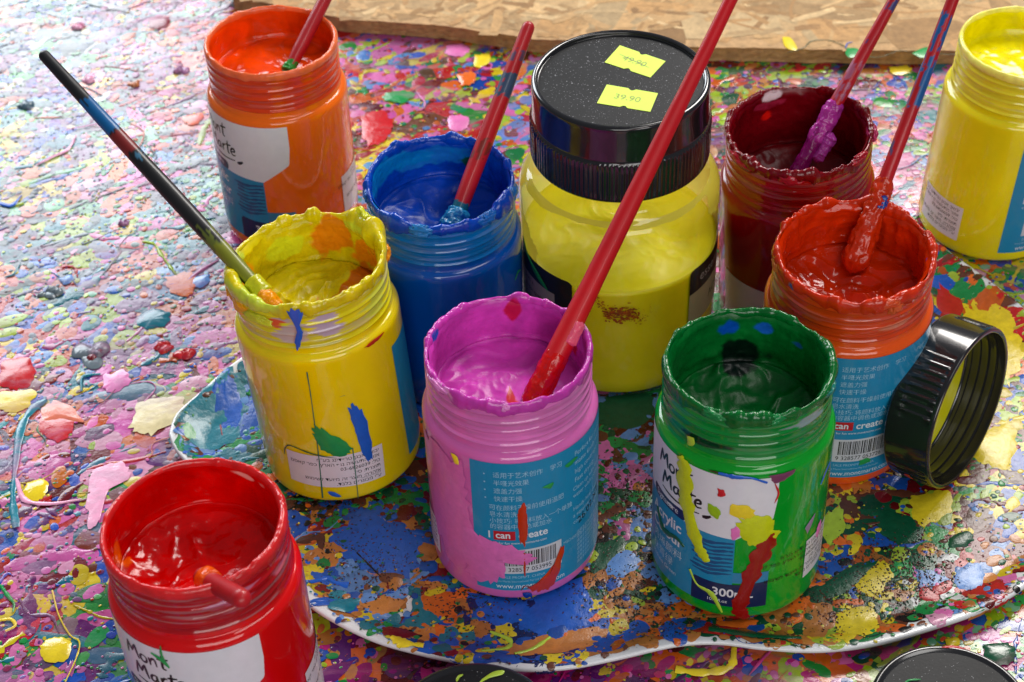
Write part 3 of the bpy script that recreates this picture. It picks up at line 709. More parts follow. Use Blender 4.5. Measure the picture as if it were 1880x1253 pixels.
def front_label(J, phi_tip, colour_word='', cjk='', left=-98, full=True):
    """die-cut printed label: white head, blue lower field, navy foot; arc 0 = right tip of the white head"""
    sh = Sheet(); r = RB+.12
    def wbot(u):
        if u > -1.2: return 51+(u+1.2)*8
        if u > -15.7: return 51-10*(-1.2-u)/14.5
        return 41-.02*(u+15.7)-1.2*math.sin((u+15.7)/30)
    strip(sh, left, -15.7, 73, wbot, WHITE, 0, 60); strip(sh, -15.7, 0, 73, wbot, WHITE, 0, 30)
    strip(sh, left, -15.7, lambda u: wbot(u)-.02, 4, BLUE, 0, 60); strip(sh, -15.7, -1, 23, 17.2, L(45, 130, 175), 0)
    def nt_(u): return 17.2-1.1*math.sin((u+36)/31*3.14)+(0 if u > -33 else -2)
    strip(sh, -33, -1, nt_, 3.6, NAVY, .05)
    lab = sh.build('label', cyl(r, phi_tip, 1.065, 5.4), M_LAB(), J)
    s2 = Sheet()
    # hatched brush strokes on the blue field
    for k in range(9):
        zz = 21+k*2.1; u0 = -33-1.2*math.sin(k*1.7); ribbon(s2, [(u0, zz+.3), (u0+7, zz-.5), (-20, zz+.6), (-16.2, zz+.9)], [.8, 1.3, 1.1, .8], L(18, 80, 130), .05, .02, 4, wob=.5, seed=k)
    logo(s2, -55, 52.8, .92, INK, .08)
    s2.build('lettering', cyl(r, phi_tip, 1.065, 5.4), M_LAB(), lab, label='black hand-lettered name and hatched strokes')
    s3 = Sheet()
    poly(s3, [(-60, 45.5), (-58, 47.6), (-48, 47.2), (-38.5, 47), (-38.2, 42.5), (-46, 42.6), (-58, 43)], NAVY, .06, .02, smooth=True)
    text(s3, 'Signature', -57, 43.8, 4.2, WHITE, .14)
    text(s3, 'Acrylic', -60, 34.2, 7.4, WHITE, .08, bold=.02); text(s3, 'Colour', -60, 26.6, 7.4, WHITE, .08, bold=.02)
    text(s3, '丙烯颜料', -59, 20, 5.2, L(190, 210, 225), .08)
    if cjk: text(s3, cjk, -59, 13.6, 5.2, L(170, 200, 220), .08)
    if colour_word: text(s3, colour_word, -59, 9.4, 3, L(200, 215, 230), .08)
    text(s3, '300mL', -24, 9.2, 6.2, WHITE, .12, bold=.02); text(s3, '10.1 fl.oz', -26, 5.6, 2.4, WHITE, .12)
    s3.build('lettering', cyl(r, phi_tip, 1.065, 5.4), M_LAB(), lab, label='white printed words and volume')
    return lab
def rear_label(J, phi_left, code='053995', word='SCH3030'):
    sh = Sheet(); r = RB+.12; strip(sh, 0, 73, 70, 6.2, BLUE, 0, 80)
    strip(sh, 7.5, 12.4, 38.2-1.6, 31.8, L(180, 30, 40), .05) if False else None
    strip(sh, 10, 37.5, 27.6, 15.2, L(200, 205, 215), .06)
    lab = sh.build('label', cyl(r, phi_left, 1.18, .9), M_LAB(), J)
    s = Sheet(); pale = L(150, 195, 220); wht = L(215, 225, 235)
    for k, l in enumerate(['适用于艺术创作　学习', '半哑光效果', '遮盖力强', '快速干燥']):
        text(s, l, 9.5, 63.5-k*3.8, 2.9, pale, .06)
        blobs(s, np.array([6.]), np.array([64.6-k*3.8]), np.array([.35]), np.array([.05]), np.array([.02]), np.array([pale]), 10, np.random.default_rng(k), .02)
    text(s, '可在颜料干燥前使用温肥', 7.2, 47.8, 2.9, pale, .06); text(s, '皂水清洗', 7.2, 44.5, 2.9, pale, .06)
    text(s, '小技巧: 将颜料放入一个单独', 7.2, 41.3, 2.9, pale, .06); text(s, '的容器中调色或加水', 7.2, 38.3, 2.9, pale, .06)
    for k, l in enumerate(['Perfect for painting,', 'matte finish with a', 'high coverage and', 'Fast drying']): text(s, l, 45, 64-k*4.2, 3.2, pale, .06)
    for k, l in enumerate(['Clean up with warm soapy', 'water while paint is wet', '', 'Handy hint: decant into', 'a separate pot to mix', 'colours or add water']): text(s, l, 44, 47.6-k*3.3, 2.8, pale, .06)
    text(s, '26.02.XT', 47, 29.5, 5, INK, .09, rot=.22)
    for k in range(8): text(s, '适用于艺术创作 学习遮盖', 46, 25-k*2.2, 1.8, pale, .06)
    strip(s, 8.6, 17.6, 37.1, 32.6, L(185, 25, 40), .05)
    text(s, 'I', 6.2, 33.4, 4.9, wht, .09, bold=.02); text(s, 'can', 9.4, 33.6, 4.6, wht, .1, bold=.02); text(s, 'create', 18.8, 33.4, 4.9, wht, .09, bold=.02)
    text(s, 'Craft for fun www.montmarte.com', 6.5, 30.6, 1.7, wht, .12)
    text(s, 'M'+word+'N_V02', 11, 25.6, 2.1, INK, .12) if False else text(s, 'M'+word+'N_V02', 38.5, 24, 1.9, pale, .09)
    rng = np.random.default_rng(3); u = 12.4
    while u < 35:
        w = rng.choice([.22, .35, .55]); strip(s, u, u+w, 26.6, 19.2, INK, .1, 2); u += w+rng.choice([.22, .35, .5])
    text(s, '9 328577 '+code, 11.6, 16.3, 3.0, INK, .12)
    text(s, 'SALE PROMPT. CHINA', 11, 12.6, 1.9, pale, .06); text(s, 'Mont Marte International Pty Ltd Australia', 8, 10.6, 1.4, pale, .06)
    text(s, 'www.montmarte.com', 8.6, 7.4, 3.4, wht, .06)
    s.build('lettering', cyl(r, phi_left, 1.18, .9), M_LAB(), lab, label='printed lines, slogan and barcode'); return lab
HEB = ['יבואן: אבגן טריידינג בע"מ', 'אזור התעשיה נוף הארץ, כפר קאסם', 'טל: 03-6826039', 'תוצרת: סין.', 'אזהרה: מוצר זה מיועד לשימוש', 'ע"י מבוגרים בלבד.']
def rtl(s):
    out = []; 
    for w in s.split(' '):
        out.append(w if any(c.isdigit() for c in w) else w[::-1])
    return ' '.join(out[::-1])
def sticker(J, phi, z0=6.5, w=44, h=19, tiltm=0.):
    sh = Sheet(); r = RB+.3; strip(sh, 0, w, h, 0, L(222, 218, 226), 0, 40)
    rot = lambda f: (lambda V: f(np.column_stack([V[:, 0]*math.cos(tiltm)-V[:, 1]*math.sin(tiltm), V[:, 1]*math.cos(tiltm)+V[:, 0]*math.sin(tiltm)+z0, V[:, 2]])))
    st = sh.build('sticker', rot(cyl(r, phi)), M_LAB(), J)
    s = Sheet()
    for k, l in enumerate(HEB): text(s, rtl(l), w-2, h-3.2-k*2.95, 2.7, INK, .07, align='R', sx=1.05)
    strip(s, w-11.5, w-2, h-3.7-4*2.95+.15, h-3.7-4*2.95, INK, .08)
    s.build('lettering', rot(cyl(r, phi)), M_LAB(), st); return st

def thread_profile():
    p = [(0.01, .6), (28, .6), (31.0, 1.0)]+arc(31.6, 4.9, 4.3, -75, -5, 7)+[(RB, 7.5), (RB, 30), (RB, 60), (RB, 82)]
    p += arc(RB-4.2, 83, 4.2, 10, 72, 8)+[(RN+.35, 88.2), (RN, 89.2), (RN, 90)]
    return p
def make_jar(name, label, cat, x, y, z0, tx, ty, paint, body=None, level=94, depth=0., rim=1.0, rimcol=None, seed=1, patches=(), gobs=(), neck=None, surf=1., wall_rough=1., neckpaint=.5, neckpatch=(), creamy=True, group='open paint jars'):
    """an open threaded paint jar; paint colours are linear rgb"""
    J = empty(name, label, cat, (x, y, z0), group, tilt_quat(tx, ty))
    body = paint if body is None else body
    key = '_%d' % seed
    # outer wall: printed by the paint behind it, smooth clear plastic on top (coat)
    V, Q, PH = revolve(thread_profile(), 180)
    c = np.repeat(np.asarray(body, float)[None], len(V), 0)
    st = fbm(np.column_stack([np.sin(PH)*2.2, np.cos(PH)*2.2, V[:, 2]*.012]), seed, 3)
    c = c*(1+.10*st)[:, None]
    mesh('body', V, [Q], attr_mat('jar_wall', rough=.3, coat=1., sss=.35, bs=18, bst=.10, bd=.002, amt=.07, vs=40), J, c)
    # threaded neck
    zs = np.linspace(90, HJ-.6, 70); pr = [(RN, z) for z in zs]+[(RN-.2, HJ-.15), (RN-.6, HJ), (RN-1.0, HJ-.2), (RN-1.1, HJ-1)]
    def th(PHI, I, P):
        z = P[:, 2]; dr = np.zeros(len(z))
        f = (z-(93.2+4.6*PHI/(2*np.pi))) % 4.6
        f = np.minimum(f, 4.6-f); e = np.clip((z-92)/2, 0, 1)*np.clip((107.8-z)/1.5, 0, 1)
        dr += .6*np.exp(-(f/.7)**2)*e
        dr += .8*np.exp(-((z-90.6)/.7)**2)
        return dr*(I < 70), 0*z
    V, Q, PH = revolve(pr, 240, th)
    nb = np.asarray(neck if neck is not None else body, float)
    u = np.column_stack([np.sin(PH)*1.6, np.cos(PH)*1.6, V[:, 2]*.6]); s_ = fbm(u, seed+5, 4)
    s2 = fbm(np.column_stack([np.sin(PH)*1.2, np.cos(PH)*1.2, V[:, 2]*.9]), seed+9, 3)
    c = nb[None]*(1+.35*s_)[:, None]
    milky = np.array([.42, .40, .42])
    k = np.clip((s2-.25)*3, 0, .35)[:, None]*neckpaint; c = c*(1-k)+(milky*.6+nb*.4)[None]*k
    for (ph, z, wp, wz, colr, thr) in neckpatch:
        d = np.hypot(((PH-rad(ph)+np.pi) % (2*np.pi)-np.pi)/rad(wp), (V[:, 2]-z)/wz)+.8*fbm(np.column_stack([np.sin(PH)*3, np.cos(PH)*3, V[:, 2]*.7]), seed+int(abs(ph)), 3)
        kk = np.clip((thr-d)*5, 0, 1)[:, None]; c = c*(1-kk)+np.asarray(colr)[None]*kk
    mesh('neck', V, [Q], attr_mat('jar_neck', rough=.2, coat=1., sss=.2, bs=60, bst=.06, bd=.0006, amt=.08, vs=80), J, np.clip(c, 0, .95))
    # wet paint: coats the inner wall and fills the jar
    pr = [(RN-1.2, HJ-.4)]+[(RN-1.4, z) for z in np.linspace(HJ-1.2, level+3, 46)]+arc(RN-5.0, level+3.4, 3.6, -10, -85, 8)+[(r, level-depth*(1-(r/28)**2)) for r in np.linspace(27.6, .05, 60)]
    prn = np.array(pr); nw = 47
    def dp(PHI, I, P):
        z = P[:, 2]; wall = I < nw+4
        n1 = ridg(P*np.array([.075, .075, .06]), seed, 3); n2 = fbm(P*.2, seed+3, 3)
        dr = np.where(wall, -(.9*n1+.5*n2+.6)*wall_rough*np.clip((HJ-z)/3, .1, 1)-.2, 0)
        # a pulled, curled surface: warped ridges
        w = fbm(P*.045, seed+20, 2); Pw = P*np.array([.10, .10, .1])+np.column_stack([w, -w, w])*1.6
        hs = 1.5*ridg(Pw*.55, seed+11, 2)+2.0*fbm(P*.05, seed+31, 2)+.22*ridg(P*.16, seed+77, 2)+.28*np.sin(np.hypot(P[:, 0]-5, P[:, 1]+3)*.9+5*fbm(P*.06, seed+81, 2))*np.clip(fbm(P*.05, seed+82, 2)*3+.6, 0, 1)
        rr = np.hypot(P[:, 0], P[:, 1]); e = np.clip((31-rr)/4, 0, 1)
        dz = np.where(wall, 0, hs*surf*e)
        return dr, dz
    V, Q, PH = revolve(pr, 300, dp)
    c = np.repeat(np.asarray(paint, float)[None], len(V), 0)
    w_ = fbm(V*.05, seed+42, 2)[:, None]; n3 = fbm(V*.07+w_*1.5, seed+41, 4); c = c*(1+.42*n3)[:, None]
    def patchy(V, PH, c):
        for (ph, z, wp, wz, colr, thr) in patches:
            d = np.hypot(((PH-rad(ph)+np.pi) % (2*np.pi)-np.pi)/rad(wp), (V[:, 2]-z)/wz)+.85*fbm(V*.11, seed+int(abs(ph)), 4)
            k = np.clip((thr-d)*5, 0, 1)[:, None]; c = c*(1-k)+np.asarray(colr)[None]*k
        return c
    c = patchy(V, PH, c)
    mesh('paint', V, [Q], (attr_mat('creamy_paint', rough=.34, coat=0., sss=.15, bs=170, bst=.35, bd=.0008, spec=.3, amt=.14, vs=140) if creamy else attr_mat('wet_paint', rough=.13, coat=0., sss=.12, bs=150, bst=.3, bd=.0007, spec=.34, amt=.1, vs=120)), J, np.clip(c, 0, .95))
    # paint built up round the lip
    if rim > 0:
        k = 22; a = np.linspace(0, 2*np.pi, k, endpoint=False); prf = [(RN-.5+.95*math.cos(q), HJ-.9+1.6*math.sin(q)) for q in a]
        def dr_(PHI, I, P):
            q = a[I]; an = np.column_stack([np.sin(PHI), np.cos(PHI), q*0+seed])
            n1 = fbm(an*5, seed+51, 3); n3 = ridg(np.column_stack([an[:, 0]*2.4, an[:, 1]*2.4, P[:, 2]*.2+seed]), seed+53, 2); n2 = fbm(P*np.array([.07, .07, .25])+seed, seed+52, 3); n4 = fbm(P*.33, seed+56, 3)
            peak = np.clip(n3-.25, 0, 1)**1.3
            amp = .35+rim*(1.4*np.clip(n1+.05, -.1, 1)+1.2*n2+.22*n4+1.0*peak*np.clip(n1+.4, 0, 1))
            for (ph, w, g) in gobs:
                d = ((PHI-rad(ph)+np.pi) % (2*np.pi)-np.pi)/rad(w); amp = amp+g*np.exp(-d*d)*(1+.5*n2)
            low = np.sin(q) < -.2
            drag = np.where(low & (np.cos(q) > -.3), -np.abs(fbm(np.column_stack([np.sin(PHI)*3.5, np.cos(PHI)*3.5, q*0]), seed+60, 4))*5*rim, 0)
            amp = np.maximum(amp, -.3)
            return np.cos(q)*amp*.8, np.sin(q)*amp*1.15+drag+rim*.8*n1
        V, Q, PH = revolve(prf, 540, dr_, closed=True)
        c = np.repeat(np.asarray(paint if rimcol is None else rimcol, float)[None], len(V), 0)*(1+.22*fbm(V*.25, seed+71, 3))[:, None]
        c = patchy(V, PH, c)
        mesh('paint_rim', V, [Q[:, ::-1]], attr_mat('rim_paint', rough=.2, coat=.0, spec=.5, sss=.2, bs=420, bst=.35, bd=.0006, amt=.1, vs=200), J, np.clip(c, 0, .95))
    return J

def drips(J, items, name='paint_drip', label=None, r=RB+.35, zm=None):
    """items: ('r', colour, [(phi deg, z)...], widths) or ('p', colour, [(phi, z)...], height)"""
    for it in items:
        s = Sheet(); pts = [(rad(a)*r, zm(z) if zm else z) for a, z in it[2]]; c = PC[it[1]] if isinstance(it[1], str) else it[1]
        if it[0] == 'r': ribbon(s, pts, it[3], c, 0, None, 8, wob=.25, seed=len(pts))
        else: poly(s, pts, c, 0, it[3], 3, 6, .25)
        s.build(it[4] if len(it) > 4 else name, cyl(r, 0), M_DRIP(), J)

ORANGE = L(252, 112, 6); VERM = L(214, 62, 10); YEL = L(226, 214, 6); PINK = L(214, 98, 182); GREEN = L(0, 148, 48); RED = L(208, 8, 8); BLU = L(0, 74, 178); MAR = L(150, 0, 16); YEL2 = L(244, 230, 20)

jo = make_jar('paint_jar', 'open orange paint jar nearest the left end of the strand board', 'jar', -116.9, 724.7, .9, .017, .010, L(226, 66, 4), ORANGE, level=95, rim=.3, rimcol=L(238, 110, 60), seed=11, creamy=False,
              surf=.6, wall_rough=.5, neck=L(215, 60, 5), patches=[(0, 0, 1, 1, ORANGE, 0)])
front_label(jo, 12, 'Orange', '橙色'); sticker(jo, 57, 16, 40, 24)

jb = make_jar('paint_jar', 'open blue paint jar with torn crusty rim, beside the big lidded jar', 'jar', -30.45, 601.2, 3.6, .013, -.03, L(0, 66, 178), L(0, 86, 184), level=91, depth=6, rim=1.25, seed=23,
              gobs=[(-40, 14, 1.0), (20, 12, .8), (60, 10, .9)], neck=L(0, 108, 182), patches=[(180, 104, 60, 6, L(20, 110, 190), .8), (-120, 105, 70, 6, L(0, 120, 190), .9), (150, 100, 16, 5, PC['dkgreen'], .5)])
drips(jb, [('r', 'green', [(62, 66), (68, 68), (74, 66)], 1.0)])

jm = make_jar('paint_jar', 'open dark crimson paint jar with glossy lumpy rim and purple-tipped brush', 'jar', 141.8, 630.5, 3.6, -.05, -.05, L(112, 0, 12), L(140, 4, 12), level=80, depth=8, rim=1.35, seed=37, neck=L(150, 6, 18),
              patches=[(-160, 98, 10, 5, L(225, 20, 10), .7), (205, 106, 24, 4, L(160, 30, 60), .6), (195, 110, 16, 3.2, L(225, 200, 205), .8)])
drips(jm, [('p', 'teal', [(70, 84), (74, 85), (75, 80), (71, 79)], .3)])
s_ = Sheet(); strip(s_, 0, 30, 40, 6, WHITE, 0); s_.build('label', cyl(RB+.15, -72), M_LAB(), jm)

jr = make_jar('paint_jar', 'open vermilion orange paint jar with blue label, beside the standing lid', 'jar', 146.9, 540.6, 3.6, -.012, -.038, L(196, 44, 4), L(226, 84, 14), level=90, depth=5, rim=1.3, seed=41, creamy=False, surf=1.3, wall_rough=1.5,
              gobs=[(8, 5, 1.9), (35, 10, .8), (-95, 12, .9), (150, 20, 1)], neck=L(206, 62, 12), neckpatch=[(-85, 98, 16, 8, L(205, 150, 120), .8), (20, 97, 30, 2.5, L(214, 120, 90), .7)], patches=[(-80, 106, 9, 4, L(240, 150, 20), .7), (-60, 109, 4, 2, BLU, .8), (82, 108, 4, 3, BLU, .8)])
rear_label(jr, -28, '053726', 'SCH3008O')
drips(jr, [('p', 'green', [(8, 19), (14, 20), (16, 17), (9, 16)], .2)])

jy = make_jar('paint_jar', 'open yellow paint jar with orange-smeared rim, black brush and white sticker in front', 'jar', -80.3, 541.6, 3.6, -.048, .05, L(218, 200, 8), L(238, 214, 0), level=89, depth=2, rim=1.2, seed=53, surf=1.5, wall_rough=1.7,
              gobs=[(130, 13, 4.2), (145, 8, 2.6), (118, 6, 2.5), (-80, 22, 1.3), (-45, 18, 1.2)], neck=L(222, 212, 14), neckpaint=1.6, neckpatch=[(-12, 99, 14, 7, L(196, 178, 170), .9), (14, 101, 14, 6, L(190, 172, 190), .85), (-22, 103, 10, 3, L(225, 90, 40), .7), (60, 100, 16, 8, L(206, 214, 70), .9)],
              patches=[(166, 102, 20, 12, L(226, 132, 10), .95), (126, 98, 24, 10, L(232, 140, 10), .95), (120, 90, 16, 3, L(206, 110, 6), .9), (-150, 100, 20, 9, L(214, 222, 30), .8), (-98, 101, 22, 6, L(240, 160, 10), .8), (-30, 104, 16, 5, L(240, 160, 10), .7), (60, 90, 30, 4, L(215, 130, 10), .7),
                       (-60, 111, 50, 4, L(200, 215, 60), .9), (130, 112, 22, 4, L(205, 220, 60), .9)])
sticker(jy, -35, 13, 45, 19, -.06)
s_ = Sheet(); strip(s_, 0, 60, 74, 10, BLUE, 0, 50); s_.build('label', cyl(RB+.12, 62), M_LAB(), jy)
drips(jy, [('p', 'blue', [(18, 46), (22, 47), (29, 40), (29, 26), (25, 23), (22, 27), (20, 36)], .5), ('p', 'green', [(-10, 38), (-6, 41), (8, 35), (16, 29), (8, 27), (-4, 30)], .5),
           ('r', 'dkgreen', [(-36, 26), (-34, 29), (-28, 31), (-12, 29), (4, 27)], .7), ('r', L(50, 110, 90), [(-4, 80), (-5, 60), (-8, 30), (-12, 5)], [.5, .4, .5, .6]),
           ('r', L(50, 110, 90), [(16, 30), (14, 15), (13, 3)], [.5, .4, .4]), ('p', L(180, 40, 10), [(38, 84.6), (44, 85.6), (56, 85.4), (52, 84), (42, 83.6)], .3),
           ('p', 'blue', [(-8, 9), (-3, 9), (1, 6), (-4, 6)], .3), ('p', 'teal', [(14, 53), (18, 55), (17, 52)], .2)], zm=lambda z: z if z > 62 or z < 12 else min(1.42*z-9, 64))
drips(jy, [('p', 'blue', [(-10, 111), (0, 112), (0, 108), (-3, 104), (-2, 100), (-4, 95), (-8, 91), (-9, 95), (-6, 99), (-7, 105)], .5)], r=RN+1.5)

jp = make_jar('paint_jar', 'open pink paint jar with blue text label, big red brush inside', 'jar', -2.25, 482.0, 3.6, .004, .028, L(196, 60, 172), L(212, 104, 178), level=92, depth=1, rim=.85, seed=67, surf=.75, wall_rough=.9,
              neck=L(218, 112, 186), patches=[(175, 106, 7, 8, L(190, 20, 70), .75), (-50, 110, 14, 3, L(230, 150, 205), .8), (-112, 111, 14, 3, BLU, .7), (118, 100, 12, 6, L(205, 20, 60), .7), (5, 90, 22, 2.5, L(190, 0, 30), .7)],
              gobs=[(-5, 6, .6), (172, 6, .5)])
rear_label(jp, -28, '053995', 'SCH3030')
sticker(jp, -88, 12, 16, 20)
drips(jp, [('p', L(214, 104, 176), [(-78, 72), (-52, 74), (-33, 70), (-31, 50), (-30, 30), (-34, 12), (-50, 10), (-68, 24), (-76, 45)], .45, 'paint_smear'), ('p', L(216, 108, 182), [(-36, 32), (-24, 29), (-8, 27), (4, 23), (14, 19), (4, 17), (-7, 19), (-9, 12), (-20, 8), (-34, 9), (-40, 20)], .7, 'paint_smear'),
           ('p', L(190, 50, 10), [(2, 42), (7, 43), (8, 34), (6, 26), (3, 27), (2, 34)], .5), ('p', L(190, 50, 10), [(4, 22), (6, 22), (5.4, 12), (4.6, 12)], .3),
           ('p', L(190, 50, 10), [(6, 6), (14, 8), (28, 16), (32, 22), (33, 16), (26, 6), (18, 2.8), (11, 3.6)], .5), ('r', 'crimson', [(2, 5), (5, 7), (10, 5.5)], .5),
           ('p', 'yellow', [(-42, 76), (-37, 76), (-36, 71), (-39, 70)], .6), ('p', 'green', [(34, 68), (42, 69), (46, 68), (38, 66)], .2), ('p', 'green', [(18, 61), (26, 62), (24, 59)], .2),
           ('p', L(0, 50, 150), [(3, 4), (8, 3.6), (9, 1.6), (4, 1.4)], .3), ('p', 'blue', [(-60, 62), (-55, 58), (-54, 50), (-58, 52)], .2)], zm=lambda z: z*1.35+1.5 if z < 50 else min(z+7, 82))

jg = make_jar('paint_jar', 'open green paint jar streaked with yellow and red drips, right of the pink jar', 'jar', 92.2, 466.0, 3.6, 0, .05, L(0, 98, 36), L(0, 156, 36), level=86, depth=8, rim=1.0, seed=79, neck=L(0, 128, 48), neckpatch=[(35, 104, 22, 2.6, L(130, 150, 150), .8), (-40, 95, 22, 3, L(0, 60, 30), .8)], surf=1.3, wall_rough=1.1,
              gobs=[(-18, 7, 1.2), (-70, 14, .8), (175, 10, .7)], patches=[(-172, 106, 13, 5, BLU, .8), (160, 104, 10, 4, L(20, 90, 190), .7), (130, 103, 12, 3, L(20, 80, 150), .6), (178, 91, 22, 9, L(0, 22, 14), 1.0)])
front_label(jg, 14, 'Phthalo Green', '酞菁绿'); sticker(jg, 41, 16, 17, 22)
drips(jg, [('r', L(200, 212, 20), [(-52, 78), (-48, 70), (-46, 55), (-40, 40), (-34, 30), (-28, 24)], [3, 7, 7.5, 6.5, 5.5, 4]), ('p', L(200, 212, 20), [(-10, 52), (4, 53), (12, 50), (13, 44), (18, 42), (10, 36), (0, 36), (-8, 42)], .5),
           ('r', L(150, 10, 8), [(11, 43), (9, 36), (3, 24), (-3, 12), (-5, 6), (0, 2)], [3.5, 8, 7.5, 6, 7, 4]), ('p', 'yellow', [(-16, 59), (-2, 58), (-2, 52), (-14, 53)], .25), ('p', L(150, 190, 20), [(-30, 57), (-22, 55), (-22, 50), (-28, 51)], .2),
           ('p', L(120, 60, 95), [(6, 75), (16, 80), (24, 80), (22, 72), (12, 70)], .25), ('r', 'blue', [(-24, 80), (-14, 74), (-4, 74), (6, 71)], [1, 2.5, 1, .8]), ('r', 'red', [(11, 70), (14, 64), (12, 59)], .8),
           ('r', 'dkgreen', [(-75, 34), (-66, 26), (-52, 28), (-45, 26)], [1, 4, 2, 1]), ('p', 'pink', [(-14, 45), (-10, 47), (-8, 42), (-13, 39)], .2), ('r', 'lime', [(-40, 18), (-34, 13), (-24, 11), (-16, 4)], [1, .8, 3, .6]),
           ('p', L(150, 130, 160), [(38, 37), (46, 41), (47, 39), (41, 33)], .2), ('r', 'blue', [(50, 56), (56, 60), (62, 62)], 1.2), ('p', 'pink', [(52, 30), (58, 32), (59, 26), (53, 24)], .3),
           ('r', L(60, 60, 20), [(-30, 84), (-22, 86), (-10, 84)], 1.0), ('p', 'red', [(-24, 66), (-20, 66), (-19, 63), (-23, 62)], .2)], zm=lambda z: min(z+10*min(1, z/25), 84.5))
drips(jg, [('p', 'lime', [(-50, 94), (-44, 95), (-44, 91), (-49, 90)], .4)], r=RN+1)

jd = make_jar('paint_jar', 'open bright red paint jar in the front left corner on the table', 'jar', -117.7, 398.7, .9, -.004, .035, L(206, 0, 0), L(214, 2, 4), level=91, depth=4, rim=.4, rimcol=L(206, 34, 36), seed=83, creamy=False, surf=.8, wall_rough=.4, neck=L(168, 6, 16), neckpaint=1.3, neckpatch=[(30, 103, 22, 3, L(190, 110, 140), .75), (70, 100, 16, 5, L(196, 90, 110), .7)],
              gobs=[(10, 30, .45), (75, 20, .6), (-30, 12, .4)], patches=[(-95, 96, 9, 7, L(235, 95, 0), .75), (-20, 104, 50, 5, L(240, 40, 8), .8), (150, 108, 22, 2.2, L(235, 170, 160), .6), (68, 94, 6, 2, L(230, 80, 0), .7)])
front_label(jd, 38, 'Brilliant Red', '大红'); sticker(jd, 66, 12, 40, 30)
drips(jd, [('r', 'green', [(-27, 80), (-22, 78), (-17, 74)], [.6, 2, .7]), ('r', 'green', [(-19, 86), (-20, 80), (-17, 74)], [.4, 1.2, .6]), ('r', 'yellow', [(-80, 92), (-74, 88)], .6)])

jw = make_jar('paint_jar', 'open clean lemon yellow paint jar at the right edge of the photo', 'jar', 256.2, 693.3, .9, .032, -.011, L(238, 224, 0), L(242, 226, 20), level=98, rim=.22, rimcol=L(246, 236, 110), seed=97, creamy=False, surf=.35, wall_rough=.2, neck=L(238, 226, 50), neckpaint=1.2, patches=[(-95, 111, 14, 2, L(120, 190, 120), .6)])
sticker(jw, -86, 10, 29, 21, .0); rear_label(jw, -6, '053749', 'SCH3004L')

def lump(J, phi, z, w, h, d, col, seed, r=RN, amp=.35):
    """a fold of half-dry paint clinging to a jar: wide w, high h, deep d (mm)"""
    k = 40; t = np.linspace(.001, np.pi-.001, k); n = 60
    V, Q, PH = revolve(np.column_stack([np.sin(t), -np.cos(t)]), n)
    f = 1+amp*ridg(V*1.5+seed, seed, 3)+.3*fbm(V*3+seed, seed+1, 3); V = V*f[:, None]
    a = rad(phi)+V[:, 0]*w*.5/r; R_ = r+V[:, 1]*d*.5
    P = np.column_stack([R_*np.sin(a), -R_*np.cos(a), z+V[:, 2]*h*.5])
    c = np.repeat(np.asarray(col, float)[None], len(V), 0)*(1+.2*fbm(V*2, seed, 3))[:, None]
    k2 = np.clip(3*fbm(V*1.2+5, seed+8, 3), 0, 1)[:, None]
    if J.get('mix') is not None: c = c*(1-k2)+np.array(J['mix'])[None]*k2
    mesh('paint_lump', P, [Q], MATS['rim_paint'], J, np.clip(c, 0, .95))
for a in [(118, 110, 13, 9, 5, L(214, 214, 30), 1), (132, 112, 12, 12, 6, L(212, 216, 40), 2), (141, 109, 9, 10, 5, L(214, 205, 20), 3), (108, 106, 9, 9, 5, L(235, 150, 10), 4), (128, 101, 16, 10, 4, L(235, 160, 20), 5),
          (-84, 104, 20, 9, 5, L(238, 160, 10), 6), (-95, 110, 22, 5, 4, L(205, 215, 60), 7), (-60, 104, 14, 8, 4, L(240, 170, 10), 8), (-40, 103, 16, 5, 3.5, L(200, 205, 40), 9)]: lump(jy, *a)
for a in [(20, 108.5, 6, 7, 4, L(214, 90, 40), 11), (14, 111, 14, 3.5, 4, L(206, 70, 24), 12), (150, 112, 16, 4, 4, L(196, 52, 14), 13), (100, 111, 8, 5, 3.5, L(190, 50, 16), 14), (-88, 108, 7, 6, 3, L(226, 120, 60), 15)]: lump(jr, *a)
for a in [(8, 110.5, 8, 4, 3, L(10, 130, 66), 21), (-32, 110.5, 10, 4, 3.4, L(8, 124, 60), 22), (62, 110, 10, 3.6, 3.2, L(20, 120, 110), 23)]: lump(jg, *a)
for a in [(-14, 110, 12, 5, 3.5, L(30, 120, 190), 31), (40, 111, 10, 5, 3.6, L(20, 100, 185), 32), (75, 110, 12, 5, 4, L(20, 110, 190), 33), (-80, 110, 9, 4, 3, L(20, 90, 180), 34)]: lump(jb, *a)
for a in [(-60, 110.5, 16, 4, 4, L(170, 20, 40), 41), (-15, 110, 10, 5, 4, L(165, 20, 40), 42), (45, 111, 10, 4, 3.6, L(160, 10, 34), 43), (84, 110, 12, 5, 4, L(175, 40, 90), 44)]: lump(jm, *a)
for a in [(-4, 111, 4, 4, 3, L(225, 130, 200), 51), (110, 108, 9, 8, 3, L(224, 140, 200), 52), (-60, 110.6, 16, 3, 3, L(226, 130, 200), 53)]: lump(jp, *a)

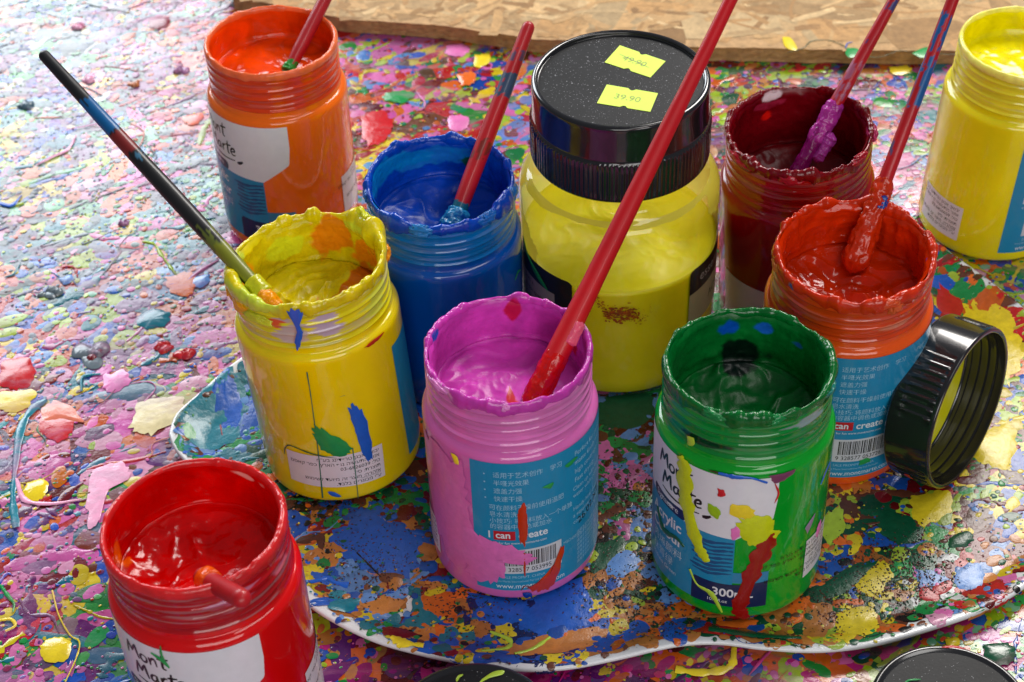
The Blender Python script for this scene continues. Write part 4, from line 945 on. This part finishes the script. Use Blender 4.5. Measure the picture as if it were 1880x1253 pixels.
# ------------------------------------------------------------------ big lidded jar
def ribbed(r0, z0, z1, n, h=.45):
    pass
BLK = flat_mat('black_plastic', (.012, .012, .014), .16, .6, amt=.1, bs=600, bst=.04, spec=.5)
def big_jar():
    J = empty('lidded_paint_jar', 'big yellow paint jar with black screw lid bearing two neon price tags', 'jar', (52.7, 612.7, 2.6+1.0))
    R, LV = 46.5, 68.5
    # clear shell
    pr = [(.01, 0.), (39, 0)]+arc(40.5, 6, 6, -80, -5, 6)+[(R, 8), (R, 60), (R, 86)]+arc(R-10, 96, 10, 4, 62, 12)+[(38.8, 107), (37.9, 109), (37.8, 114)]
    V, Q, PH = revolve(pr, 200); mesh('shell', V, [Q], clear_mat(), J, label='clear plastic jar wall')
    # paint body below the level, its open surface, and the smeared film on the inner wall above
    def lev(PHI): return LV+1.2*np.sin(PHI*2+1)+1.6*np.cos(PHI)*-1
    pr = [(.01, 1.0), (39, 1.0)]+arc(39.8, 6.4, 5.2, -80, -5, 6)+[(R-.7, 9)]+[(R-.7, z) for z in np.linspace(12, LV, 20)]+[(R-2.2, LV-.1)]+[(r, LV) for r in np.linspace(R-5, .05, 50)]
    nz = len(pr)-51
    def dd(PHI, I, P):
        top = I > nz-1; w = fbm(P*.03, 4, 2)
        dz = np.where(top, 1.1*ridg(P*.045+np.column_stack([w, w, w]), 3, 3)*np.clip((44-np.hypot(P[:, 0], P[:, 1]))/8, 0, 1)-.8, 0)
        dz = dz+np.clip((P[:, 2]-20)/48, 0, 1)*(lev(PHI)-LV); return 0*dz, dz
    V, Q, PH = revolve(pr, 220, dd)
    c = np.repeat(np.array([L(244, 232, 6)]), len(V), 0)
    mesh('paint', V, [Q], attr_mat('wet_yellow', rough=.42, coat=.0, sss=.3, bs=60, bst=.2, bd=.001, amt=.06, vs=80), J, c)
    pr = [(R-.6, z) for z in np.linspace(LV-2, 95, 20)]+arc(R-10.4, 96, 9.8, 4, 60, 50)
    V, Q, PH = revolve(pr, 420)
    Vf = V[Q].mean(1); ph = np.arctan2(Vf[:, 0], -Vf[:, 1]); n = fbm(Vf*.05, 9, 4)
    keep = (np.abs(ph) > rad(72)+n*.5)|(Vf[:, 2] > 102.5-1.5*n)
    c = np.repeat(np.array([L(238, 226, 40)]), len(V), 0)
    m, nt, b = base_mat('paint_film'); b.inputs['Base Color'].default_value = (*L(244, 236, 110), 1); b.inputs['Roughness'].default_value = .4; b.inputs['Transmission Weight'].default_value = 0
    tl = nt.nodes.new('ShaderNodeBsdfTranslucent'); tl.inputs[0].default_value = (*L(250, 242, 110), 1); mx = nt.nodes.new('ShaderNodeMixShader'); mx.inputs[0].default_value = .7; tp = nt.nodes.new('ShaderNodeBsdfTransparent'); tp.inputs[0].default_value = (1, .93, .25, 1); m3 = nt.nodes.new('ShaderNodeMixShader'); m3.inputs[0].default_value = .35
    nt.links.new(b.outputs[0], mx.inputs[1]); nt.links.new(tl.outputs[0], mx.inputs[2]); tp = nt.nodes.new('ShaderNodeBsdfTransparent'); tp.inputs[0].default_value = (1, .93, .25, 1); m3 = nt.nodes.new('ShaderNodeMixShader'); m3.inputs[0].default_value = .15
    nt.links.new(mx.outputs[0], m3.inputs[1]); nt.links.new(tp.outputs[0], m3.inputs[2]); nt.links.new(m3.outputs[0], nt.nodes['Material Output'].inputs[0])
    mesh('paint_film', V, [Q[keep]], m, J, label='thin yellow film of paint on the inside of the wall')
    # lid
    HL = 153; r1 = 39.3; n = 480
    pr = [(38.2, 114.3), (39.9, 114.3), (40.3, 115)]+[(40.3, z) for z in np.linspace(116, 133, 6)]+[(39.9, 134.2), (39.5, 134.6)]+[(r1, z) for z in (136, 145, 150)]+arc(r1-1.6, 151.4, 1.6, 0, 150, 8)+[(36.8, 151.2), (36.3, 151.0), (20, 151.0), (.05, 151.0)]
    def rb(PHI, I, P):
        z = P[:, 2]; w = ((z > 115.5) & (z < 133.9) & (P[:, 0]**2+P[:, 1]**2 > 39.8**2)); return np.where(w, .32*np.where(np.cos(PHI*120) > 0, 1., -1.), 0), 0*z
    V, Q, PH = revolve(pr, n, rb); lid = mesh('lid', V, [Q], BLK, J, label='glossy black screw lid with ribbed skirt and dusty sunk top')
    rng = np.random.default_rng(2); s = Sheet(); N = 1500; a = rng.uniform(0, 6.28, N); q = 35*np.sqrt(rng.random(N))
    blobs(s, q*np.cos(a), q*np.sin(a), rng.uniform(.06, .2, N)*np.where(rng.random(N) < .04, 1.9, 1), np.full(N, .02), np.full(N, .05), np.repeat(np.array([[.42, .42, .45]]), N, 0)*rng.uniform(.25, 1.1, (N, 1)), 6, rng, .2, rings=(.6,))
    o = s.build('dust', lambda V: V+np.array([0, 0, 151.02]), attr_mat('dust_mat', rough=.8, bst=0), lid); o['kind'] = 'stuff'
    m2 = flat_mat('lid_top_satin', (.011, .012, .014), .45, 0, amt=.3, vs=90, bs=900, bst=.3, spec=.2)
    V = [(36.2*math.cos(t), 36.2*math.sin(t), 151.012) for t in np.linspace(0, 6.2832, 96, endpoint=False)]
    mesh('lid_top', V, [tuple(range(96))], m2, lid, smooth=False)
    # printed label ends
    s = Sheet(); dk = L(28, 28, 26); gy = L(150, 150, 142)
    strip(s, 0, 46, lambda u: 69.5-(1.5*max(0, (u-43.5)/2.5)**2), 58, dk, 0); strip(s, 0, 36, 58.02, 8, gy, 0); strip(s, 36.02, 46, 58.02, 50, dk, 0)
    lab = s.build('label', cyl(R+.15, -88), M_LAB(), J); s = Sheet()
    for k, l in enumerate(['with a ', 'Artist quality acrylic', 'Colour strength', 'High viscosity', 'Lightfast', 'Keep out of reach']): text(s, l, 12, 54-k*5, 3.4, dk, .06)
    s.build('lettering', cyl(R+.15, -88), M_LAB(), lab)
    s = Sheet(); strip(s, 0, 44, lambda u: 69.5-(1.5*max(0, (2.5-u)/2.5)**2), 55, dk, 0); strip(s, 0, 44, 54.98, 36, L(165, 160, 120), 0)
    lab = s.build('label', cyl(R+.15, 40), M_LAB(), J); s = Sheet()
    text(s, 'essential', 7, 60, 8, gy, .06); text(s, 'ACRYLIC', 16, 44, 6, dk, .06)
    s.build('lettering', cyl(R+.15, 40), M_LAB(), lab)
    # stain
    s = Sheet(); N = 420; u = rng.normal(0, 9, N); v = rng.normal(0, 2.4, N)+4*vn(np.column_stack([u*.2, u*0, u*0]), 3)
    blobs(s, u, 56+v-u*.25, rng.uniform(.08, .8, N)*np.exp(-(u/12)**2), .02+.1*rng.random(N), np.full(N, .04), np.repeat(lin((176, 84, 0))[None], N, 0)*rng.uniform(.5, 1.15, (N, 1)), 10, rng, .3, 1+2*rng.random(N), np.full(N, -.2), rings=(.7,))
    o = s.build('paint_stain', cyl(R+.1, -4), attr_mat('stain_mat', rough=.5), J, label='faint red-brown smear on the yellow wall')
    s = Sheet(); poly(s, [(0, 70), (2, 76), (7, 70), (14, 62), (24, 58), (18, 64), (10, 68), (6, 71)], PC['green'], 0, .3); s.build('paint_drip', cyl(R+.3, -78), M_DRIP(), J)
    return J
big_jar()
# price tags on the lid
def tag_on(pts, txt, label, strike, rot):
    zt = 3.6+151.012+.08
    P = [at(x, y, zt)[:2] for x, y in pts]; P = np.array(P); s = Sheet(); k = 12
    V = []
    e = np.linspace(0, 1, k)
    def side(a, b, notch, inward):
        Q = [a+(b-a)*t for t in e]
        if notch:
            Q = []
            for t in np.linspace(0, 1, 41): 
                d = (t-.5)*41*.9; p = a+(b-a)*t; L_ = np.linalg.norm(b-a)*abs(t-.5)
                if L_ < 1.3: p = p+inward*math.sqrt(max(0, 1.3**2-L_**2))
                Q.append(p)
        return Q[:-1]
    c = P.mean(0); inw = lambda a, b: (c-(a+b)/2)/np.linalg.norm(c-(a+b)/2)
    pol = side(P[0], P[1], True, inw(P[0], P[1]))+side(P[1], P[2], False, 0)+side(P[2], P[3], True, inw(P[2], P[3]))+side(P[3], P[0], False, 0)
    n = len(pol); Vv = np.array([[p[0], p[1], zt] for p in pol]+[[p[0], p[1], zt+.15] for p in pol])
    T = empty('price_tag', label, 'price tag', (0, 0, 0), 'price tags on the big lid')
    F_ = [tuple(range(n, 2*n))]+[(i, (i+1) % n, n+(i+1) % n, n+i) for i in range(n)]
    mesh('paper', Vv, F_, flat_mat('neon_paper', L(222, 252, 90), .6, 0, amt=.04, bst=.05), T, smooth=False)
    s = Sheet(); d = P[2]-P[3]; a = math.atan2(d[1], d[0]); u = d/np.linalg.norm(d); v = np.array([-u[1], u[0]])
    o = c-u*6.2-v*1.8; text(s, txt, o[0], o[1], 5.4, L(158, 174, 96), 0, rot=a)
    if strike: q = c-u*9; ribbon(s, [q+v*1.5, c, c+u*8-v*1.2], .35, L(110, 120, 110), 0, .02, 4)
    s.build('lettering', lambda V: V+np.array([0, 0, zt+.2]), M_LAB(), T)
tag_on([(1138, 84), (1222, 113), (1194, 143), (1110, 115)], '49.90', 'neon yellow tag with struck-out price, further back on the big black lid', True, 0)
tag_on([(1114, 156), (1208, 172), (1194, 206), (1096, 190)], '39.90', 'neon yellow tag with unstruck price, nearer the front of the big black lid', False, 0)

# ------------------------------------------------------------------ loose lids
def loose_lid(name, label, loc, quat, r=37.5, h=22, up=True, ribs=60, liner=None):
    T = empty(name, label, 'lid', loc, 'loose black screw lids', quat)
    n = ribs*8
    # closed end at z=h (outside top), open end at z=0
    pr = [(r-2.2, 0.3), (r-1.9, 0), (r-.4, 0), (r, .5), (r, 1.2), (r, 2.0), (r, 2.3)]+[(r, z) for z in np.linspace(2.6, h-6, 5)]+[(r, h-5.5), (r-.1, h-2.0)]+arc(r-1.7, h-1.6, 1.6, 10, 120, 6)+[(r-3.4, h-.5), (r-4, h-.6), (r*.5, h-.6), (.05, h-.6)]
    inner = [(r-2.2, 0.3), (r-2.2, 4), (r-2.2, 12), (r-2.3, h-3.4), (r-2.8, h-2.6), (r*.5, h-2.6), (.05, h-2.6)]
    def rb(PHI, I, P):
        z = P[:, 2]; w = (z > 2.5) & (z < h-5.8) & (np.hypot(P[:, 0], P[:, 1]) > r-.5)
        seg = (np.sin(PHI*4+1.) > -.2); return np.where(w, .35*np.where(np.cos(PHI*ribs) > .2, 1., -.6)*seg, 0), 0*z
    V, Q, _ = revolve(pr, n, rb); mesh('shell', V, [Q], BLK, T)
    th_ = lambda PHI, I, P: (-.2*np.exp(-((((P[:, 2]-5-4*PHI/(2*np.pi)) % 4)-2)/.6)**2)*((P[:, 2] > 4) & (P[:, 2] < h-5)), 0*P[:, 2])
    inn = [(r-2.2, .3)]+[(r-2.2, z) for z in np.linspace(1, h-4, 50)]+inner[3:]
    V, Q, _ = revolve(inn, 160, th_); mesh('inside', V, [Q[:, ::-1]], BLK, T)
    if liner is not None:
        V = [((r-3.2)*math.cos(t), (r-3.2)*math.sin(t), h-2.75) for t in np.linspace(0, 6.2832, 96, endpoint=False)]
        mesh('liner', V, [tuple(range(96))[::-1]], flat_mat('liner_yellow', liner, .35, .3), T, smooth=False, label='yellow painted liner disc')
    return T
_r = FW+RT*(1779-W/2)/F-UP*(752-H/2)/F; _r /= np.linalg.norm(_r)
_R = RT-RT@_r*_r; _R /= np.linalg.norm(_R); _U = np.cross(_R, _r)
nrm = .305*-_r+.952*(.93*_R-.36*_U); print('lid normal', nrm); nrm[2] = max(nrm[2], .0)
nrm = Vector(nrm).normalized()
q = Vector((0, 0, -1)).rotation_difference(nrm)          # open end (-z) faces nrm
cpos = at(1779, 752, 41.5)
LID = loose_lid('jar_lid', 'black screw lid standing on its edge against the vermilion jar, yellow inside', tuple(cpos), q, 37.6, 22, liner=L(232, 226, 0))
s_ = Sheet(); poly(s_, [(0, 12), (2.4, 14), (5.6, 12.6), (6, 10.6), (3.4, 10.4), (1, 9.6)], L(200, 60, 20), 0, .2)
s_.build('paint_spot', lambda V: (lambda p, R: np.column_stack([R*np.sin(p), -R*np.cos(p), V[:, 1]]))(rad(-78)+V[:, 0]/37.9, 37.9+V[:, 2]), M_DRIP(), LID)
def flat_lid(label, px, py, r, base, spots):
    p = at(px, py, base+20)
    T = loose_lid('jar_lid', label, (p[0], p[1], base), None, r, 20)
    m2 = MATS['lid_top_satin']; zt = 19.42
    mesh('top', [((r-3.6)*math.cos(t), (r-3.6)*math.sin(t), zt) for t in np.linspace(0, 6.2832, 96, endpoint=False)], [tuple(range(96))], m2, T, smooth=False)
    rng = np.random.default_rng(int(px)); s = Sheet(); N = 260; a = rng.uniform(0, 6.28, N); q = (r-4)*np.sqrt(rng.random(N))
    blobs(s, q*np.cos(a), q*np.sin(a), rng.uniform(.06, .22, N), np.full(N, .02), np.full(N, .04), np.repeat(np.array([[.4, .4, .42]]), N, 0)*rng.uniform(.3, 1.1, (N, 1)), 6, rng, .2, rings=(.6,))
    o = s.build('dust', lambda V: V+np.array([0, 0, zt+.01]), MATS['dust_mat'], T); o['kind'] = 'stuff'
    for (c, pts, h, k) in spots:
        s = Sheet(); pl = [at(x, y, base+zt)[:2]-p[:2] for x, y in pts]
        if k == 'p': poly(s, pl, PC[c], 0, h)
        else: ribbon(s, pl, h, PC[c], 0, .3)
        s.build('paint_spot', lambda V: V+np.array([0, 0, zt+.4]), M_DRIP(), T)
flat_lid('black lid lying flat by the tray lip in front of the pink jar', 868, 1345, 33.5, 1., [('lime', [(885, 1248), (905, 1235), (925, 1232), (922, 1240), (900, 1246), (880, 1256)], .4, 'p'), ('lime', [(838, 1253), (842, 1244), (850, 1240)], 1.2, 'r')])
flat_lid('black lid lying flat on the table in the lower right corner', 1748, 1304, 31.5, 1., [('red', [(1728, 1190.5), (1750, 1189), (1772, 1193)], 1.4, 'r'), ('green', [(1660, 1256), (1670, 1250), (1690, 1249)], .8, 'r')])

# ------------------------------------------------------------------ brushes
def brush(name, label, tip, rest, end, widths, stops, col, parts=(), seed=1, group='paint brushes in the jars', rough=.25, headlen=0, zend=None):
    """tip, rest: (px, py, z mm); end: photo pixel the handle reaches (or None: leaves the frame). widths: radius mm along 0..1; stops: (t, colour)"""
    A = at(*tip); B = at(*rest); d = (B-A)
    lo, hi = 0., 60.
    lo = 1.; f = lambda k: proj(A+d*k)
    pa = proj(A); pe = np.array(end, float); dirv = (pe-pa)/np.linalg.norm(pe-pa); tgt = np.linalg.norm(pe-pa)
    kmax = 1.
    for k in np.linspace(.2, 30, 3000):
        P = A+d*k
        if (P-np.array([0, 0, CH]))@FW < 60: break
        kmax = k
        if (proj(P)-pa)@dirv >= tgt: break
    E = A+d*kmax; Lg = np.linalg.norm(E-A); ax = (E-A)/Lg
    T = empty(name, label, 'brush', tuple(A), group, Vector((0, 0, 1)).rotation_difference(Vector(ax)))
    n = 28; k = 150; t = np.linspace(0, 1, k)
    w = np.interp(t, np.linspace(0, 1, len(widths)), widths); rr = w.copy()
    te = np.clip((1-t)*Lg/w[-1], 0, 1); rr = w*np.sqrt(np.clip(1-(1-te)**2, 0.0004, 1))
    prof = np.column_stack([rr, t*Lg])
    # close spacing at the rounded end
    z2 = Lg-w[-1]*(1-np.sin(np.linspace(0, np.pi/2, 10))); r2 = w[-1]*np.cos(np.linspace(0, np.pi/2, 10)); r2[-1] = .02
    body = prof[prof[:, 1] < Lg-w[-1]]; prof = np.concatenate([body, np.column_stack([r2, z2])])
    def dd(PHI, I, P): 
        return .10*fbm(np.column_stack([np.cos(PHI), np.sin(PHI), P[:, 2]*.05])*2, seed, 3), 0*PHI
    V, Q, PH = revolve(prof, n, dd)
    c = np.repeat(np.asarray(col)[None], len(V), 0)*(1+.1*fbm(V*.06, seed, 3))[:, None]
    tt = V[:, 2]/Lg+.012*fbm(np.column_stack([np.cos(PH)*1.5, np.sin(PH)*1.5, V[:, 2]*.05]), seed+3, 3)*2
    for (a, b_, cc, thr) in stops:
        nn = fbm(np.column_stack([np.cos(PH)*1.6, np.sin(PH)*1.6, V[:, 2]*.1]), seed+int(a*100), 4)
        m = (tt > a) & (tt < b_) & (nn < thr); c[m] = np.asarray(cc)
    mesh('handle', V, [Q], attr_mat('handle_lacquer', rough=rough, coat=.25, bs=150, bst=.12, bd=.0005, amt=.1, vs=90), T, np.clip(c, 0, .95))
    return T, Lg, A, ax
def goo(T, z0, z1, r0, r1, col, seed, amp=1.0, n=60, name='paint_coat', label=None, offs=(0, 0)):
    """lumpy paint sticking round a brush, along its own axis"""
    k = 60; zs = np.linspace(z0, z1, k); t = (zs-z0)/(z1-z0)
    base = (r0+(r1-r0)*t)*np.sqrt(np.clip(np.minimum(t*8, (1-t)*6), 0.001, 1))
    prof = np.column_stack([base, zs])
    def dd(PHI, I, P): nn = fbm(P*np.array([.3, .3, .18]), seed, 4)+.6*ridg(P*.35, seed+2, 3); return nn*amp*np.clip(np.minimum(t[I]*8, (1-t[I])*8), 0, 1), 0*PHI
    V, Q, PH = revolve(prof, n, dd); V = V+np.array([offs[0], offs[1], 0])
    c = np.repeat(np.asarray(col, float)[None], len(V), 0)*(1+.15*fbm(V*.4, seed, 3))[:, None]
    return mesh(name, V, [Q], MATS['rim_paint'], T, np.clip(c, 0, .95), label=label)
ZT = HJ+3.6
b, Lg, _, _ = brush('paint_brush', 'slim black brush with blue and red bands leaning on a yellow jar rim', (502, 560, ZT-6), (434, 486, ZT+2.6), (64, 108), [2.6, 3.4, 3.6, 3.7, 3.5, 3.2, 2.9, 2.6], 
      [(.02, .30, L(95, 105, 40), -.02), (.02, .22, L(120, 125, 30), .3), (.58, .66, L(120, 30, 30), .6), (.665, .80, L(0, 90, 150), .45), (.55, .57, L(60, 110, 140), .1)], L(26, 26, 28), seed=3, rough=.45)
goo(b, -5, 9, 3.0, 3.6, L(236, 150, 10), 5, 1.4, label='orange yellow paint blob'); goo(b, 5, 16, 4.4, 4.2, L(190, 190, 30), 6, .5)
s_ = Sheet(); text(s_, 'MONT MARTE', 0, 0, 3.2, L(150, 150, 150), 0)
s_.build('lettering', lambda V: (lambda p: np.column_stack([(3.9)*np.cos(p), (3.9)*np.sin(p), Lg*.34-V[:, 0]]))(rad(205)-V[:, 1]/3.9), M_LAB(), b)
b, Lg, _, _ = brush('paint_brush', 'red brush standing in the orange jar, green paint at its foot', (526, 137, 96+1), (583, 26, HJ+2.6), (640, -90), [2.6, 3.4, 3.5, 3.3, 3, 2.8], [(.0, .1, L(40, 140, 50), .2)], L(165, 22, 32), seed=4)
goo(b, 1, 6, 3.9, 3.7, L(40, 140, 50), 7, .7)
b, Lg, _, _ = brush('paint_brush', 'stout red brush with blue-grey bands leaning in the blue paint jar', (833, 412, ZT-19), (889, 264, ZT+3.2), (971, 40), [3.6, 3.9, 4.0, 3.8, 3.4, 3.0], [(.62, .74, L(50, 70, 100), .25), (.80, .86, L(90, 60, 90), -.1), (.0, .1, L(0, 90, 110), .4), (.3, .4, L(120, 30, 20), -.15)], L(178, 16, 28), seed=6)
goo(b, -4, 9, 6.2, 4.0, L(30, 120, 170), 9, 1.6)
b, Lg, _, _ = brush('paint_brush', 'longest red brush, leaning out of the pink jar', (980, 738, ZT-19), (1053, 589, ZT+4.2), (1350, -60), [5.0, 4.8, 4.1, 3.9, 3.6, 3.1, 2.8, 2.6], [(.0, .04, L(205, 10, 10), 2)], L(196, 10, 24), seed=8, rough=.5)
goo(b, -4, 26, 5.4, 4.6, L(200, 12, 10), 10, .7, label='wet red paint on the flat ferrule'); goo(b, 26, 38, 3.2, 2.6, L(232, 90, 120), 12, .6, offs=(1.6, -2.2))
b, Lg, _, _ = brush('paint_brush', 'thin red brush with purple clotted paint standing in the crimson jar', (1452, 338, ZT-30), (1537, 186, ZT+2.6), (1680, -60), [3.0, 3.2, 3.3, 3.2, 2.9, 2.6, 2.4], [(.40, .47, L(170, 90, 120), -.05), (.49, .56, L(170, 90, 120), -.02), (.0, .26, L(140, 20, 110), 1), (.66, .72, L(60, 60, 120), -.1), (.8, .9, L(60, 60, 120), -.2)], L(182, 14, 30), seed=9)
goo(b, -2, 34, 3.8, 3.6, L(135, 14, 105), 14, .7); goo(b, 20, 46, 4.2, 3.4, L(176, 50, 150), 15, 1.2, label='clotted light purple paint'); goo(b, 14, 30, 2.4, 3.4, L(176, 60, 160), 17, 1.2, offs=(4.6, -2.6))
b, Lg, _, _ = brush('paint_brush', 'red brush streaked with blue, leaning out of the vermilion jar at the right', (1576, 462, ZT-15), (1612, 366, ZT+4), (1790, -80), [3.4, 3.2, 3.0, 2.9, 2.8, 2.6, 2.5], [(.0, .16, L(190, 44, 6), 2), (.50, .80, L(20, 88, 150), .22), (.34, .42, L(80, 70, 110), -.05)], L(180, 12, 24), seed=10)
goo(b, -10, 38, 6.2, 3.2, L(190, 44, 6), 18, 1.6); goo(b, 20, 27, 3.6, 3.0, L(10, 60, 150), 19, .8, offs=(.8, -1.8))
b, Lg, _, _ = brush('paint_brush', 'short red brush end resting over the rim of the bright red jar', (372, 1060, .9+100), (412, 1082, .9+HJ+3.4), (446, 1106), [3.6, 3.6, 3.5, 3.4], [], L(180, 14, 26), seed=12)
goo(b, 3, 14, 4.4, 3.9, L(226, 84, 10), 21, .6)
